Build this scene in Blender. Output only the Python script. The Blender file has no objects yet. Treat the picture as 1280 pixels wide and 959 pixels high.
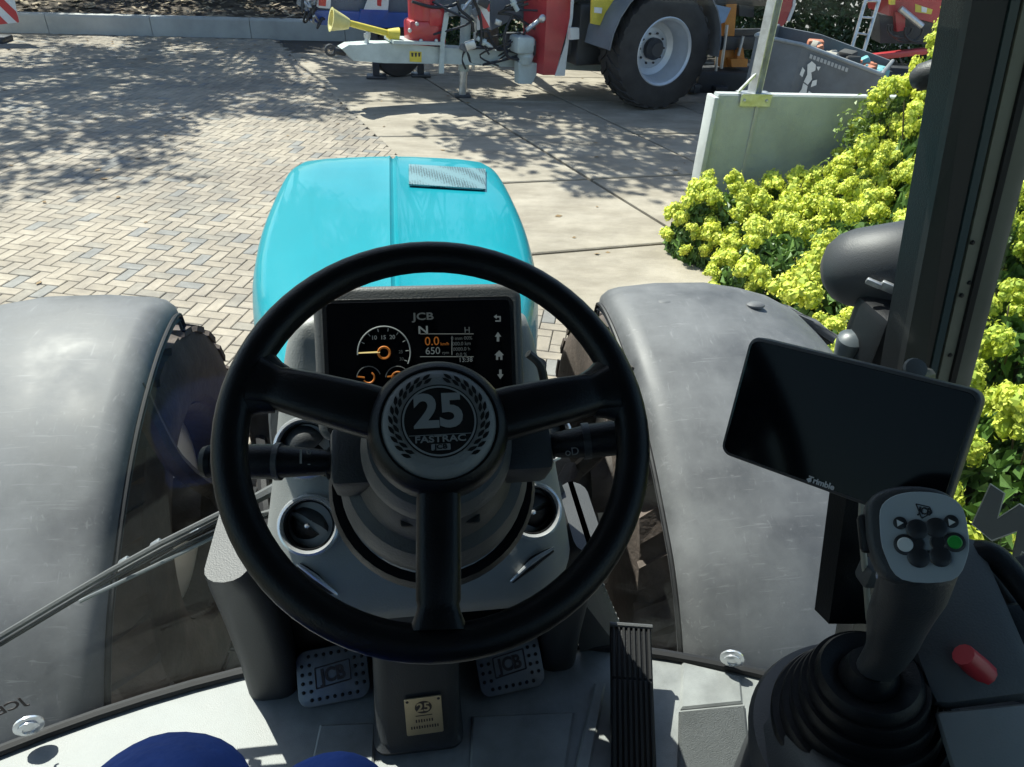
import bpy, bmesh, math, random
import numpy as np
from mathutils import Vector, Matrix

# ------------------------------------------------------------------ camera
scene = bpy.context.scene
COL = scene.collection
R = math.radians
FPX, PCX, PCY = 900.0, 640.0, 479.5            # focal length and centre in photo pixels (1280 wide)
CAM = np.array([0.04, 0.0, 2.65])
YAW, PIT, ROL = R(10), R(33.5), R(3.2)
_f = np.array([math.sin(YAW)*math.cos(PIT), math.cos(YAW)*math.cos(PIT), -math.sin(PIT)])
_r0 = np.array([math.cos(YAW), -math.sin(YAW), 0.0])
_u0 = np.cross(_r0, _f)
_r = _r0*math.cos(ROL) + _u0*math.sin(ROL)
_u = -_r0*math.sin(ROL) + _u0*math.cos(ROL)
cd = bpy.data.cameras.new('camera')
cam = bpy.data.objects.new('camera', cd); COL.objects.link(cam)
cd.sensor_width = 36.0; cd.lens = 36.0*FPX/1280.0
cd.clip_start = 0.02; cd.clip_end = 2000
cam.matrix_world = Matrix(((_r[0], _u[0], -_f[0], CAM[0]), (_r[1], _u[1], -_f[1], CAM[1]), (_r[2], _u[2], -_f[2], CAM[2]), (0, 0, 0, 1)))
scene.camera = cam

# ------------------------------------------------------------------ light
SUN_EL, SUN_AZ = 56.0, -35.0                    # azimuth from +Y towards +X
w = bpy.data.worlds.new('World'); scene.world = w; w.use_nodes = True
wn = w.node_tree.nodes; wl = w.node_tree.links
for n in list(wn): wn.remove(n)
sky = wn.new('ShaderNodeTexSky'); sky.sky_type = 'NISHITA'; sky.sun_disc = False
sky.sun_elevation = R(SUN_EL); sky.sun_rotation = R(SUN_AZ % 360)
bg = wn.new('ShaderNodeBackground'); bg.inputs['Strength'].default_value = 0.105
wo = wn.new('ShaderNodeOutputWorld')
wl.new(sky.outputs[0], bg.inputs[0]); wl.new(bg.outputs[0], wo.inputs[0])
sd = bpy.data.lights.new('sun', 'SUN'); sd.energy = 4.7; sd.angle = R(0.5); sd.color = (1.0, 0.95, 0.87)
sun = bpy.data.objects.new('sun', sd); COL.objects.link(sun)
_sd = Vector((math.sin(R(SUN_AZ))*math.cos(R(SUN_EL)), math.cos(R(SUN_AZ))*math.cos(R(SUN_EL)), math.sin(R(SUN_EL))))
sun.rotation_euler = _sd.to_track_quat('Z', 'Y').to_euler(); sun.location = (-10, 14, 25)
vs = scene.view_settings
vs.view_transform = 'Standard'; vs.look = 'None'; vs.gamma = 1.0; vs.use_curve_mapping = False
vs.exposure = 1.12
scene.cycles.transparent_max_bounces = 24

# ------------------------------------------------------------------ pixel -> place
def ray(px, py): return _f + _r*(px-PCX)/FPX - _u*(py-PCY)/FPX
def at(px, py, **k):
    d = ray(px, py); (a, v), = k.items()
    t = v if a == 'd' else (v - CAM['xyz'.index(a)])/d['xyz'.index(a)]
    return Vector(CAM + d*t)
def proj(p):
    q = np.array(p) - CAM; z = q @ _f
    return PCX + FPX*(q @ _r)/z, PCY - FPX*(q @ _u)/z, z
def on_plane(px, py, p0, n):
    d = ray(px, py); t = ((np.array(p0)-CAM) @ np.array(n))/(d @ np.array(n))
    return Vector(CAM + d*t)

# ------------------------------------------------------------------ materials
MATS = {}
def mat(name, col, rough=0.5, metal=0.0, var=0.0, vscale=8.0, bump=0.0, bscale=60.0, spec=0.5, rvar=0.0,
        col2=None, coat=0.0, trans=0.0, emit=None, detail=4.0, rand=0.0):
    if name in MATS: return MATS[name]
    m = bpy.data.materials.new(name); m.use_nodes = True; nt = m.node_tree
    b = nt.nodes['Principled BSDF']; L = nt.links.new
    b.inputs['Roughness'].default_value = rough; b.inputs['Metallic'].default_value = metal
    b.inputs['Specular IOR Level'].default_value = spec
    b.inputs['Coat Weight'].default_value = coat; b.inputs['Coat Roughness'].default_value = 0.04
    c = (*col, 1)
    b.inputs['Base Color'].default_value = c
    tc = nt.nodes.new('ShaderNodeTexCoord')
    src = None
    if var > 0 or col2:
        n = nt.nodes.new('ShaderNodeTexNoise'); n.inputs['Scale'].default_value = vscale; n.inputs['Detail'].default_value = detail
        n.inputs['Roughness'].default_value = 0.62
        L(tc.outputs['Object'], n.inputs['Vector'])
        rp = nt.nodes.new('ShaderNodeValToRGB')
        lo = tuple(max(0, x*(1-var)) for x in col); hi = tuple(min(1, x*(1+var)) for x in (col2 or col))
        rp.color_ramp.elements[0].position = 0.3; rp.color_ramp.elements[1].position = 0.7
        rp.color_ramp.elements[0].color = (*lo, 1); rp.color_ramp.elements[1].color = (*hi, 1)
        L(n.outputs['Fac'], rp.inputs['Fac']); src = rp.outputs['Color']
        if rvar > 0:
            mr = nt.nodes.new('ShaderNodeMapRange'); mr.inputs['To Min'].default_value = max(0.02, rough-rvar); mr.inputs['To Max'].default_value = min(1, rough+rvar)
            mr.inputs['From Min'].default_value = 0.3; mr.inputs['From Max'].default_value = 0.7
            L(n.outputs['Fac'], mr.inputs['Value']); L(mr.outputs[0], b.inputs['Roughness'])
    if rand > 0:
        oi = nt.nodes.new('ShaderNodeObjectInfo'); hs = nt.nodes.new('ShaderNodeHueSaturation')
        mr2 = nt.nodes.new('ShaderNodeMapRange'); mr2.inputs['To Min'].default_value = 1-rand; mr2.inputs['To Max'].default_value = 1+rand
        L(oi.outputs['Random'], mr2.inputs['Value']); L(mr2.outputs[0], hs.inputs['Value'])
        if src: L(src, hs.inputs['Color'])
        else: hs.inputs['Color'].default_value = c
        src = hs.outputs['Color']
    if src: L(src, b.inputs['Base Color'])
    if bump > 0:
        n2 = nt.nodes.new('ShaderNodeTexNoise'); n2.inputs['Scale'].default_value = bscale; n2.inputs['Detail'].default_value = 3
        L(tc.outputs['Object'], n2.inputs['Vector'])
        bp = nt.nodes.new('ShaderNodeBump'); bp.inputs['Strength'].default_value = bump; bp.inputs['Distance'].default_value = 0.01
        L(n2.outputs['Fac'], bp.inputs['Height']); L(bp.outputs['Normal'], b.inputs['Normal'])
    if trans > 0:
        tl = nt.nodes.new('ShaderNodeBsdfTranslucent'); mx = nt.nodes.new('ShaderNodeMixShader')
        mx.inputs[0].default_value = trans
        if src: L(src, tl.inputs['Color'])
        else: tl.inputs['Color'].default_value = c
        L(b.outputs[0], mx.inputs[1]); L(tl.outputs[0], mx.inputs[2])
        L(mx.outputs[0], nt.nodes['Material Output'].inputs['Surface'])
    if emit:
        b.inputs['Emission Color'].default_value = (*emit[0], 1); b.inputs['Emission Strength'].default_value = emit[1]
    MATS[name] = m
    return m

def glass_mat(name, tint, refl=1.0, dust=0.0):
    m = bpy.data.materials.new(name); m.use_nodes = True; nt = m.node_tree
    for n in list(nt.nodes): nt.nodes.remove(n)
    o = nt.nodes.new('ShaderNodeOutputMaterial'); t = nt.nodes.new('ShaderNodeBsdfTransparent'); t.inputs[0].default_value = (*tint, 1)
    g = nt.nodes.new('ShaderNodeBsdfGlossy'); g.inputs['Roughness'].default_value = 0.015
    lw = nt.nodes.new('ShaderNodeLayerWeight'); lw.inputs['Blend'].default_value = 0.5      # Schlick reflectance, same from both sides
    pw = nt.nodes.new('ShaderNodeMath'); pw.operation = 'POWER'; pw.inputs[1].default_value = 5.0
    fr = nt.nodes.new('ShaderNodeMath'); fr.operation = 'MULTIPLY_ADD'; fr.inputs[1].default_value = 0.95; fr.inputs[2].default_value = 0.045
    nt.links.new(lw.outputs['Facing'], pw.inputs[0]); nt.links.new(pw.outputs[0], fr.inputs[0])
    mu = nt.nodes.new('ShaderNodeMath'); mu.operation = 'MULTIPLY'; mu.inputs[1].default_value = refl
    mx = nt.nodes.new('ShaderNodeMixShader')
    nt.links.new(fr.outputs[0], mu.inputs[0]); nt.links.new(mu.outputs[0], mx.inputs[0])
    nt.links.new(t.outputs[0], mx.inputs[1]); nt.links.new(g.outputs[0], mx.inputs[2]); last = mx.outputs[0]
    if dust > 0:                                    # thin film of dust in smears
        tc = nt.nodes.new('ShaderNodeTexCoord'); mp_ = nt.nodes.new('ShaderNodeMapping'); mp_.inputs['Scale'].default_value = (3.2, 2, 1.6); mp_.inputs['Rotation'].default_value = (0, .5, 0)
        n = nt.nodes.new('ShaderNodeTexNoise'); n.inputs['Scale'].default_value = 3; n.inputs['Detail'].default_value = 9; n.inputs['Roughness'].default_value = .68; n.inputs['Distortion'].default_value = .8
        rp = nt.nodes.new('ShaderNodeMapRange'); rp.inputs['From Min'].default_value = .48; rp.inputs['From Max'].default_value = .8; rp.inputs['To Max'].default_value = dust
        df = nt.nodes.new('ShaderNodeBsdfDiffuse'); df.inputs[0].default_value = (.5, .47, .42, 1); m2 = nt.nodes.new('ShaderNodeMixShader')
        nt.links.new(tc.outputs['Object'], mp_.inputs[0]); nt.links.new(mp_.outputs[0], n.inputs['Vector']); nt.links.new(n.outputs['Fac'], rp.inputs['Value'])
        nt.links.new(rp.outputs[0], m2.inputs[0]); nt.links.new(last, m2.inputs[1]); nt.links.new(df.outputs[0], m2.inputs[2]); last = m2.outputs[0]
    nt.links.new(last, o.inputs[0])
    MATS[name] = m
    return m

# ------------------------------------------------------------------ object helpers
def link(o, parent=None):
    COL.objects.link(o)
    if parent is not None:
        o.parent = parent
        if parent.type == 'EMPTY': o.matrix_parent_inverse = Matrix.Translation(-parent.location)
    return o
def tag(o, label=None, cat=None, group=None, kind=None):
    if label: o['label'] = label
    if cat: o['category'] = cat
    if group: o['group'] = group
    if kind: o['kind'] = kind
    return o
def empty(name, loc, label, cat, group=None):
    o = bpy.data.objects.new(name, None); o.location = loc; o.empty_display_size = 0.1
    COL.objects.link(o); tag(o, label, cat, group); return o
def finish(me, smooth):
    if smooth is None: return
    me.polygons.foreach_set('use_smooth', [True]*len(me.polygons))
    me.set_sharp_from_angle(angle=R(smooth))

def frame(o, x, y):
    """matrix whose local z is x cross y"""
    x = Vector(x).normalized(); z = x.cross(Vector(y)).normalized(); y = z.cross(x)
    return Matrix(((x.x, y.x, z.x, o[0]), (x.y, y.y, z.y, o[1]), (x.z, y.z, z.z, o[2]), (0, 0, 0, 1)))
def zframe(o, z, hint=(1, 0, 0)):
    z = Vector(z).normalized(); x = Vector(hint); x = (x - z*x.dot(z)).normalized(); y = z.cross(x)
    return Matrix(((x.x, y.x, z.x, o[0]), (x.y, y.y, z.y, o[1]), (x.z, y.z, z.z, o[2]), (0, 0, 0, 1)))

class MB:
    def __init__(s): s.v = []; s.f = []; s.mi = []; s.cur = 0
    def add(s, vs, fs, M=None):
        b = len(s.v)
        s.v += [tuple(M @ Vector(p)) if M is not None else tuple(p) for p in vs]
        s.f += [tuple(i+b for i in f) for f in fs]; s.mi += [s.cur]*len(fs)
        return s
    def box(s, c, size, M=None):
        x, y, z = (q/2 for q in size); cx, cy, cz = c
        vs = [(cx+i*x, cy+j*y, cz+k*z) for k in (-1, 1) for j in (-1, 1) for i in (-1, 1)]
        return s.add(vs, [(0, 2, 3, 1), (4, 5, 7, 6), (0, 1, 5, 4), (2, 6, 7, 3), (0, 4, 6, 2), (1, 3, 7, 5)], M)
    def rbox(s, c, size, r, M=None, seg=2):
        bm = bmesh.new(); bmesh.ops.create_cube(bm, size=1)
        for v in bm.verts: v.co = Vector((v.co.x*size[0], v.co.y*size[1], v.co.z*size[2])) + Vector(c)
        bmesh.ops.bevel(bm, geom=list(bm.edges), offset=min(r, min(size)*0.49), segments=seg, affect='EDGES', profile=0.5)
        return s.bm(bm, M)
    def bm(s, bm, M=None):
        bm.verts.ensure_lookup_table(); bm.verts.index_update()
        vs = [v.co.copy() for v in bm.verts]; fs = [tuple(v.index for v in f.verts) for f in bm.faces]; bm.free()
        return s.add(vs, fs, M)
    def plate(s, pts, t, M=None, bev=0.0, seg=2):
        """2D outline (ccw) extruded from z=0 to z=t; top edge bevelled"""
        bm = bmesh.new(); vs = [bm.verts.new((p[0], p[1], 0)) for p in pts]; f = bm.faces.new(vs)
        ex = bmesh.ops.extrude_face_region(bm, geom=[f]); nv = [g for g in ex['geom'] if isinstance(g, bmesh.types.BMVert)]
        for v in nv: v.co.z = t
        bmesh.ops.recalc_face_normals(bm, faces=bm.faces)
        if bev > 0:
            ed = [e for e in bm.edges if all(abs(v.co.z-t) < 1e-6 for v in e.verts)]
            bmesh.ops.bevel(bm, geom=ed, offset=bev, segments=seg, affect='EDGES', profile=0.5)
        return s.bm(bm, M)
    def lathe(s, prof, M=None, seg=32, a0=0.0, a1=360.0, sx=1.0, cap=True):
        """profile [(radius, z)] turned about local z"""
        full = abs(a1-a0-360) < 1e-6; n = seg if full else seg+1
        vs = []; fs = []
        for (r, z) in prof:
            for i in range(n):
                a = R(a0+(a1-a0)*i/seg); vs.append((r*math.cos(a)*sx, r*math.sin(a), z))
        for j in range(len(prof)-1):
            for i in range(seg):
                k = (i+1) % n
                fs.append((j*n+i, j*n+k, (j+1)*n+k, (j+1)*n+i))
        if full and cap:
            if prof[0][0] > 1e-5: fs.append(tuple(reversed(range(n))))
            if prof[-1][0] > 1e-5: fs.append(tuple((len(prof)-1)*n+i for i in range(n)))
        return s.add(vs, fs, M)
    def tube(s, pts, rad, seg=10, cap=True, sub=0, flat=1.0):
        P = [Vector(p) for p in pts]
        rad = list(rad) if hasattr(rad, '__len__') else [rad]*len(P)
        if sub: P, rad = spline(P, rad, sub)
        vs = []; fs = []; n = len(P); up = None
        for i in range(n):
            t = (P[min(i+1, n-1)] - P[max(i-1, 0)]).normalized()
            if up is None:
                up = Vector((0, 0, 1)) if abs(t.z) < 0.9 else Vector((1, 0, 0))
            up = (up - t*up.dot(t)).normalized(); sd_ = t.cross(up)
            for k in range(seg):
                a = 2*math.pi*k/seg
                vs.append(P[i] + (sd_*math.cos(a) + up*math.sin(a)*flat)*rad[i])
        for i in range(n-1):
            for k in range(seg):
                k2 = (k+1) % seg
                fs.append((i*seg+k, i*seg+k2, (i+1)*seg+k2, (i+1)*seg+k))
        if cap: fs += [tuple(reversed(range(seg))), tuple((n-1)*seg+k for k in range(seg))]
        return s.add(vs, fs)
    def loft(s, rings, closed=True, cap=True):
        n = len(rings[0]); vs = [p for r in rings for p in r]; fs = []
        for j in range(len(rings)-1):
            for i in range(n if closed else n-1):
                k = (i+1) % n
                fs.append((j*n+i, j*n+k, (j+1)*n+k, (j+1)*n+i))
        if closed and cap: fs += [tuple(reversed(range(n))), tuple((len(rings)-1)*n+i for i in range(n))]
        return s.add(vs, fs)
    def sheet(s, grid, t):
        """grid[j][i] of points thickened by t along minus normal"""
        nj, ni = len(grid), len(grid[0]); G = [[Vector(p) for p in row] for row in grid]
        N = []
        for j in range(nj):
            row = []
            for i in range(ni):
                a = G[j][min(i+1, ni-1)]-G[j][max(i-1, 0)]; b = G[min(j+1, nj-1)][i]-G[max(j-1, 0)][i]
                row.append(a.cross(b).normalized())
            N.append(row)
        vs = [G[j][i] for j in range(nj) for i in range(ni)] + [G[j][i]-N[j][i]*t for j in range(nj) for i in range(ni)]
        o = nj*ni; fs = []
        for j in range(nj-1):
            for i in range(ni-1):
                a, b, c, d = j*ni+i, j*ni+i+1, (j+1)*ni+i+1, (j+1)*ni+i
                fs += [(a, b, c, d), (o+d, o+c, o+b, o+a)]
        for i in range(ni-1):
            fs += [(o+i, o+i+1, i+1, i), ((nj-1)*ni+i, (nj-1)*ni+i+1, o+(nj-1)*ni+i+1, o+(nj-1)*ni+i)]
        for j in range(nj-1):
            fs += [(j*ni, (j+1)*ni, o+(j+1)*ni, o+j*ni), (o+j*ni+ni-1, o+(j+1)*ni+ni-1, (j+1)*ni+ni-1, j*ni+ni-1)]
        return s.add(vs, fs)
    def mesh(s, name, m, smooth=35):
        me = bpy.data.meshes.new(name); me.from_pydata([tuple(p) for p in s.v], [], s.f); me.update()
        for q in (m if isinstance(m, (list, tuple)) else [m]): me.materials.append(q)
        if isinstance(m, (list, tuple)): me.polygons.foreach_set('material_index', s.mi)
        finish(me, smooth); return me
    def o(s, name, m, parent=None, smooth=35, kind=None):
        ob = bpy.data.objects.new(name, s.mesh(name, m, smooth)); link(ob, parent)
        if kind: ob['kind'] = kind
        return ob

def spline(P, rad, sub):
    Q = []; rr = []; n = len(P)
    for i in range(n-1):
        p0, p1, p2, p3 = P[max(i-1, 0)], P[i], P[i+1], P[min(i+2, n-1)]
        for k in range(sub):
            t = k/sub
            Q.append(0.5*((2*p1)+(p2-p0)*t+(2*p0-5*p1+4*p2-p3)*t*t+(3*p1-p0-3*p2+p3)*t**3)); rr.append(rad[i]*(1-t)+rad[i+1]*t)
    Q.append(P[-1]); rr.append(rad[-1]); return Q, rr
def interp(x, xs, ys): return float(np.interp(x, xs, ys))
def smooth_interp(x, xs, ys):
    """Catmull-Rom through the table"""
    i = max(0, min(len(xs)-2, int(np.searchsorted(xs, x))-1)); t = (x-xs[i])/(xs[i+1]-xs[i]); t = max(0, min(1, t))
    p0, p1, p2, p3 = ys[max(i-1, 0)], ys[i], ys[i+1], ys[min(i+2, len(ys)-1)]
    return 0.5*((2*p1)+(p2-p0)*t+(2*p0-5*p1+4*p2-p3)*t*t+(3*p1-p0-3*p2+p3)*t**3)
def rrect(w, h, r, n=5, cx=0, cy=0):
    pts = []
    for (sx, sy, a) in ((1, 1, 0), (-1, 1, 90), (-1, -1, 180), (1, -1, 270)):
        for k in range(n+1):
            q = R(a+90*k/n); pts.append((cx+sx*(w/2-r)+r*math.cos(q), cy+sy*(h/2-r)+r*math.sin(q)))
    return pts
def circ(r, n=24, cx=0, cy=0, sx=1): return [(cx+sx*r*math.cos(2*math.pi*k/n), cy+r*math.sin(2*math.pi*k/n)) for k in range(n)]

_dg = None
def text(name, s, size, m, M, parent, bold=0.0, ext=0.0004, sx=1.0, align='CENTER', mirror=False):
    cu = bpy.data.curves.new(name, 'FONT'); cu.body = s; cu.size = size; cu.align_x = align; cu.align_y = 'CENTER'
    cu.extrude = ext; cu.offset = bold*size; cu.resolution_u = 4
    t = bpy.data.objects.new('tmp_text', cu); COL.objects.link(t)
    bpy.context.view_layer.update()
    me = bpy.data.meshes.new_from_object(t.evaluated_get(bpy.context.evaluated_depsgraph_get()))
    bpy.data.objects.remove(t)
    S = Matrix.Diagonal((-sx if mirror else sx, 1, 1, 1))
    me.transform(M @ S)
    if mirror: me.flip_normals()
    me.name = name; me.materials.clear(); me.materials.append(m)
    ob = bpy.data.objects.new(name, me); link(ob, parent); return ob

# ================================================================== THE YARD
random.seed(7)
m_ground = mat('yard_asphalt', (.17, .16, .145), .9, var=.25, vscale=.6, bump=.3, bscale=30)
m_joint = mat('joint_sand', (.13, .112, .09), .95, var=.3, vscale=20, bump=.3, bscale=200)
m_bricks = [mat('paver_beige', (.325, .278, .216), .85, var=.16, vscale=9, bump=.35, bscale=160, rvar=.08),
            mat('paver_sand', (.36, .31, .243), .85, var=.14, vscale=9, bump=.35, bscale=160),
            mat('paver_grey', (.285, .254, .207), .85, var=.16, vscale=9, bump=.35, bscale=160),
            mat('paver_blue_grey', (.245, .236, .215), .85, var=.15, vscale=9, bump=.35, bscale=160)]
for m in m_bricks:                                  # old stains and traffic film, laid over all bricks
    nt = m.node_tree; b_ = nt.nodes['Principled BSDF']; old = b_.inputs['Base Color'].links[0].from_socket; acc = old
    ge = nt.nodes.new('ShaderNodeNewGeometry')
    for (sc, lo_, p0_, p1_) in ((.55, .74, .36, .60), (3.1, .80, .34, .56)):
        n = nt.nodes.new('ShaderNodeTexNoise'); n.inputs['Scale'].default_value = sc; n.inputs['Detail'].default_value = 6; n.inputs['Roughness'].default_value = .65
        rp = nt.nodes.new('ShaderNodeValToRGB'); rp.color_ramp.elements[0].position = p0_; rp.color_ramp.elements[1].position = p1_
        rp.color_ramp.elements[0].color = (lo_, lo_, lo_*1.02, 1); rp.color_ramp.elements[1].color = (1, 1, 1, 1)
        mx = nt.nodes.new('ShaderNodeMix'); mx.data_type = 'RGBA'; mx.blend_type = 'MULTIPLY'; mx.inputs[0].default_value = 1
        nt.links.new(ge.outputs['Position'], n.inputs['Vector']); nt.links.new(n.outputs['Fac'], rp.inputs[0]); nt.links.new(acc, mx.inputs[6]); nt.links.new(rp.outputs[0], mx.inputs[7]); acc = mx.outputs[2]
    nt.links.new(acc, b_.inputs['Base Color'])
def slab_material():
    m = mat('yard_concrete', (.335, .295, .235), .82, var=.10, vscale=3.0, bump=.35, bscale=90, detail=8)
    nt = m.node_tree; b = nt.nodes['Principled BSDF']; L = nt.links.new
    old = b.inputs['Base Color'].links[0].from_socket
    tc = nt.nodes.new('ShaderNodeTexCoord')
    n = nt.nodes.new('ShaderNodeTexNoise'); n.inputs['Scale'].default_value = 1.1; n.inputs['Detail'].default_value = 7; n.inputs['Roughness'].default_value = .7
    mp = nt.nodes.new('ShaderNodeMapping'); mp.inputs['Scale'].default_value = (1, 2.2, 1); mp.inputs['Rotation'].default_value = (0, 0, .3)
    L(tc.outputs['Object'], mp.inputs['Vector']); L(mp.outputs[0], n.inputs['Vector'])
    rp = nt.nodes.new('ShaderNodeValToRGB'); rp.color_ramp.elements[0].position = .40; rp.color_ramp.elements[1].position = .62
    rp.color_ramp.elements[0].color = (.60, .58, .55, 1); rp.color_ramp.elements[1].color = (1, 1, 1, 1)
    L(n.outputs['Fac'], rp.inputs['Fac'])
    mx = nt.nodes.new('ShaderNodeMix'); mx.data_type = 'RGBA'; mx.blend_type = 'MULTIPLY'; mx.inputs[0].default_value = .75
    L(old, mx.inputs[6]); L(rp.outputs[0], mx.inputs[7]); L(mx.outputs[2], b.inputs['Base Color'])
    return m
m_slab = slab_material()
m_conc = mat('wall_concrete', (.39, .41, .40), .8, var=.14, vscale=2.2, bump=.3, bscale=60, col2=(.42, .445, .43), detail=8)
m_kerb = mat('kerb_concrete', (.42, .42, .40), .85, var=.18, vscale=1.5, bump=.3, bscale=50, detail=7)
m_galv = mat('galvanised_steel', (.55, .56, .56), .42, metal=.85, var=.18, vscale=14, rvar=.12)
m_soil = mat('bed_soil', (.075, .058, .042), .95, var=.5, vscale=5, bump=.8, bscale=40)

g = MB(); s_ = 700
g.add([(-s_, -s_, -.10), (s_, -s_, -.10), (s_, s_, -.10), (-s_, s_, -.10)], [(0, 1, 2, 3)])
tag(g.o('ground', m_ground, smooth=None), kind='structure')

# lines of the concrete slabs on the ground: A runs away from the tractor, B across
def A_x(x9, y): return x9 + (y-9.0)*(-.297)
A_L = [.07, 2.05, 3.82, 5.68, 7.55, 9.4, 11.3]
B_L = [(4.95, .165), (6.17, .16), (8.17, .135), (10.14, .075), (12.15, .05), (14.2, .03), (16.2, .02)]
def AB(i, j):
    y = B_L[j][0]
    for _ in range(30):
        x = A_x(A_L[i], y); y = B_L[j][0] + B_L[j][1]*(x-2.0)
    return Vector((x, y, 0))
paving = MB().add([(A_x(A_L[0], 19)-.4, 19, -.045), (A_x(A_L[0], 4)-1.2, 4, -.045), (13, 4.0, -.045), (13, 19, -.045)], [(0, 1, 2, 3)]).o('concrete_paving', mat('joint_dirt', (.06, .052, .042), .95, var=.3, vscale=20), smooth=None)
tag(paving, kind='structure')
for j in range(len(B_L)-1):
    for i in range(len(A_L)-1):
        q = [AB(i, j), AB(i+1, j), AB(i+1, j+1), AB(i, j+1)]
        c = sum(q, Vector())/4; dz = random.uniform(.003, .008)
        b = MB(); top = []; bot = []; tb = []
        for k in range(4):
            e1 = (q[(k+1) % 4]-q[k]).normalized(); e2 = (q[k-1]-q[k]).normalized()
            p = q[k] + (e1+e2)*.024; pt = q[k] + (e1+e2)*.036
            top.append(pt + Vector((0, 0, dz))); tb.append(p + Vector((0, 0, dz-.01))); bot.append(p + Vector((0, 0, -.06)))
        vs_ = top+tb+bot
        b.add(vs_, [(0, 1, 2, 3)] + [(4+k, 4+(k+1) % 4, (k+1) % 4, k) for k in range(4)] + [(8+k, 8+(k+1) % 4, 4+(k+1) % 4, 4+k) for k in range(4)])
        b.o('slab', m_slab, paving, smooth=None)

# herringbone bricks on a sand bed
bed = MB().add([(-13, 0.5, -.02), (2.7, .5, -.02), (2.7, 4.98, -.02), (A_x(A_L[0], 4.98)-.02, 4.98, -.02), (A_x(A_L[0], 18)-.02, 18, -.02), (-13, 18, -.02)], [(0, 1, 2, 3, 4, 5)]).o('brick_paving', m_joint, smooth=None)
tag(bed, kind='structure')
BW = .105; TH = R(-17)
ct, st = math.cos(TH), math.sin(TH)
def brick_mesh(w, h, m):
    b = MB(); x, y = w/2-.0028, h/2-.0028; c = .005
    vs_ = [(-x+c, -y+c, 0), (x-c, -y+c, 0), (x-c, y-c, 0), (-x+c, y-c, 0), (-x, -y, -.005), (x, -y, -.005), (x, y, -.005), (-x, y, -.005), (-x, -y, -.05), (x, -y, -.05), (x, y, -.05), (-x, y, -.05)]
    fs = [(0, 1, 2, 3)] + [(4+k, 4+(k+1) % 4, (k+1) % 4, k) for k in range(4)] + [(8+k, 8+(k+1) % 4, 4+(k+1) % 4, 4+k) for k in range(4)]
    b.add(vs_, fs); return b
cells = []
for ix in range(-230, 230):
    for iy in range(-230, 230):
        k = (ix-iy) % 4
        if k == 0: u_, v_, o_ = ix+1.0, iy+.5, 0
        elif k == 2: u_, v_, o_ = ix+.5, iy+0.0, 1
        else: continue
        X = (u_*ct - v_*st)*BW - 2.5; Y = (u_*st + v_*ct)*BW + 8.5
        if not (1.2 < Y < 17.7 and X > -11.5): continue
        if Y > 5.0 + .165*(X-2.0) and X > A_x(A_L[0], Y) + .05 - 3 and (X > A_x(A_L[0], Y) + .05 or Y > 5.05):
            if X > A_x(A_L[0], Y) + .05: continue
        elif X > 2.55: continue
        px, py, z = proj((X, Y, 0))
        if z < .5 or px < -330 or px > 1500 or py < -60: continue
        cells.append((X, Y, o_, px, py, z))
def hidden(px, py):
    return not ((0 < px < 318 and 205 < py < 366) or (218 < px < 290 and 366 < py < 440) or (672 < px < 745 and 378 < py < 450))
near = sorted([c for c in cells if not hidden(c[3], c[4])], key=lambda c: c[5])[:300]
nearset = set((c[0], c[1]) for c in near)
tone = lambda: random.choices((0, 1, 2, 3), (5, 4, 2.2, 1.0))[0]
bmesh_v = [brick_mesh(2*BW, BW, None).mesh('brick', m_bricks[t], None) for t in range(4)]
for (X, Y, o_, *_q) in near:
    o = bpy.data.objects.new('brick', bmesh_v[tone()]); link(o, bed)
    o.location = (X, Y, random.gauss(0, .0012)); o.rotation_euler = (random.gauss(0, .006), random.gauss(0, .006), TH + (math.pi/2 if o_ else 0) + random.gauss(0, .008))
rest = MB(); bl = brick_mesh(2*BW, BW, None)
for (X, Y, o_, *_q) in cells:
    if (X, Y) in nearset: continue
    a = TH + (math.pi/2 if o_ else 0) + random.gauss(0, .008); ca, sa = math.cos(a), math.sin(a); dz = random.gauss(0, .0012)
    rest.cur = tone(); rest.add([(X+p[0]*ca-p[1]*sa, Y+p[0]*sa+p[1]*ca, p[2]+dz) for p in bl.v], bl.f)
rest.o('bricks', m_bricks, bed, smooth=None, kind='stuff')

# loose debris on the slabs
m_leaf_dry = mat('dry_leaf', (.20, .13, .06), .8, var=.4, vscale=3)
deb = MB()
for _ in range(260):
    X = random.uniform(-6, 4); Y = random.uniform(5, 17.5)
    if random.random() < .5: Y = random.uniform(15.5, 17.5); X = random.uniform(-9, 0)
    s = random.uniform(.008, .03); a = random.uniform(0, 6.28)
    deb.add([(X+s*math.cos(a+k*1.57)*(1 if k % 2 else 1.7), Y+s*math.sin(a+k*1.57)*(1 if k % 2 else 1.7), .006+random.uniform(0, .012)) for k in range(4)], [(0, 1, 2, 3)])
tag(deb.o('fallen_leaves', m_leaf_dry, smooth=None), 'dry brown leaf litter scattered over the yard paving', 'leaves', kind='stuff')

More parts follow.
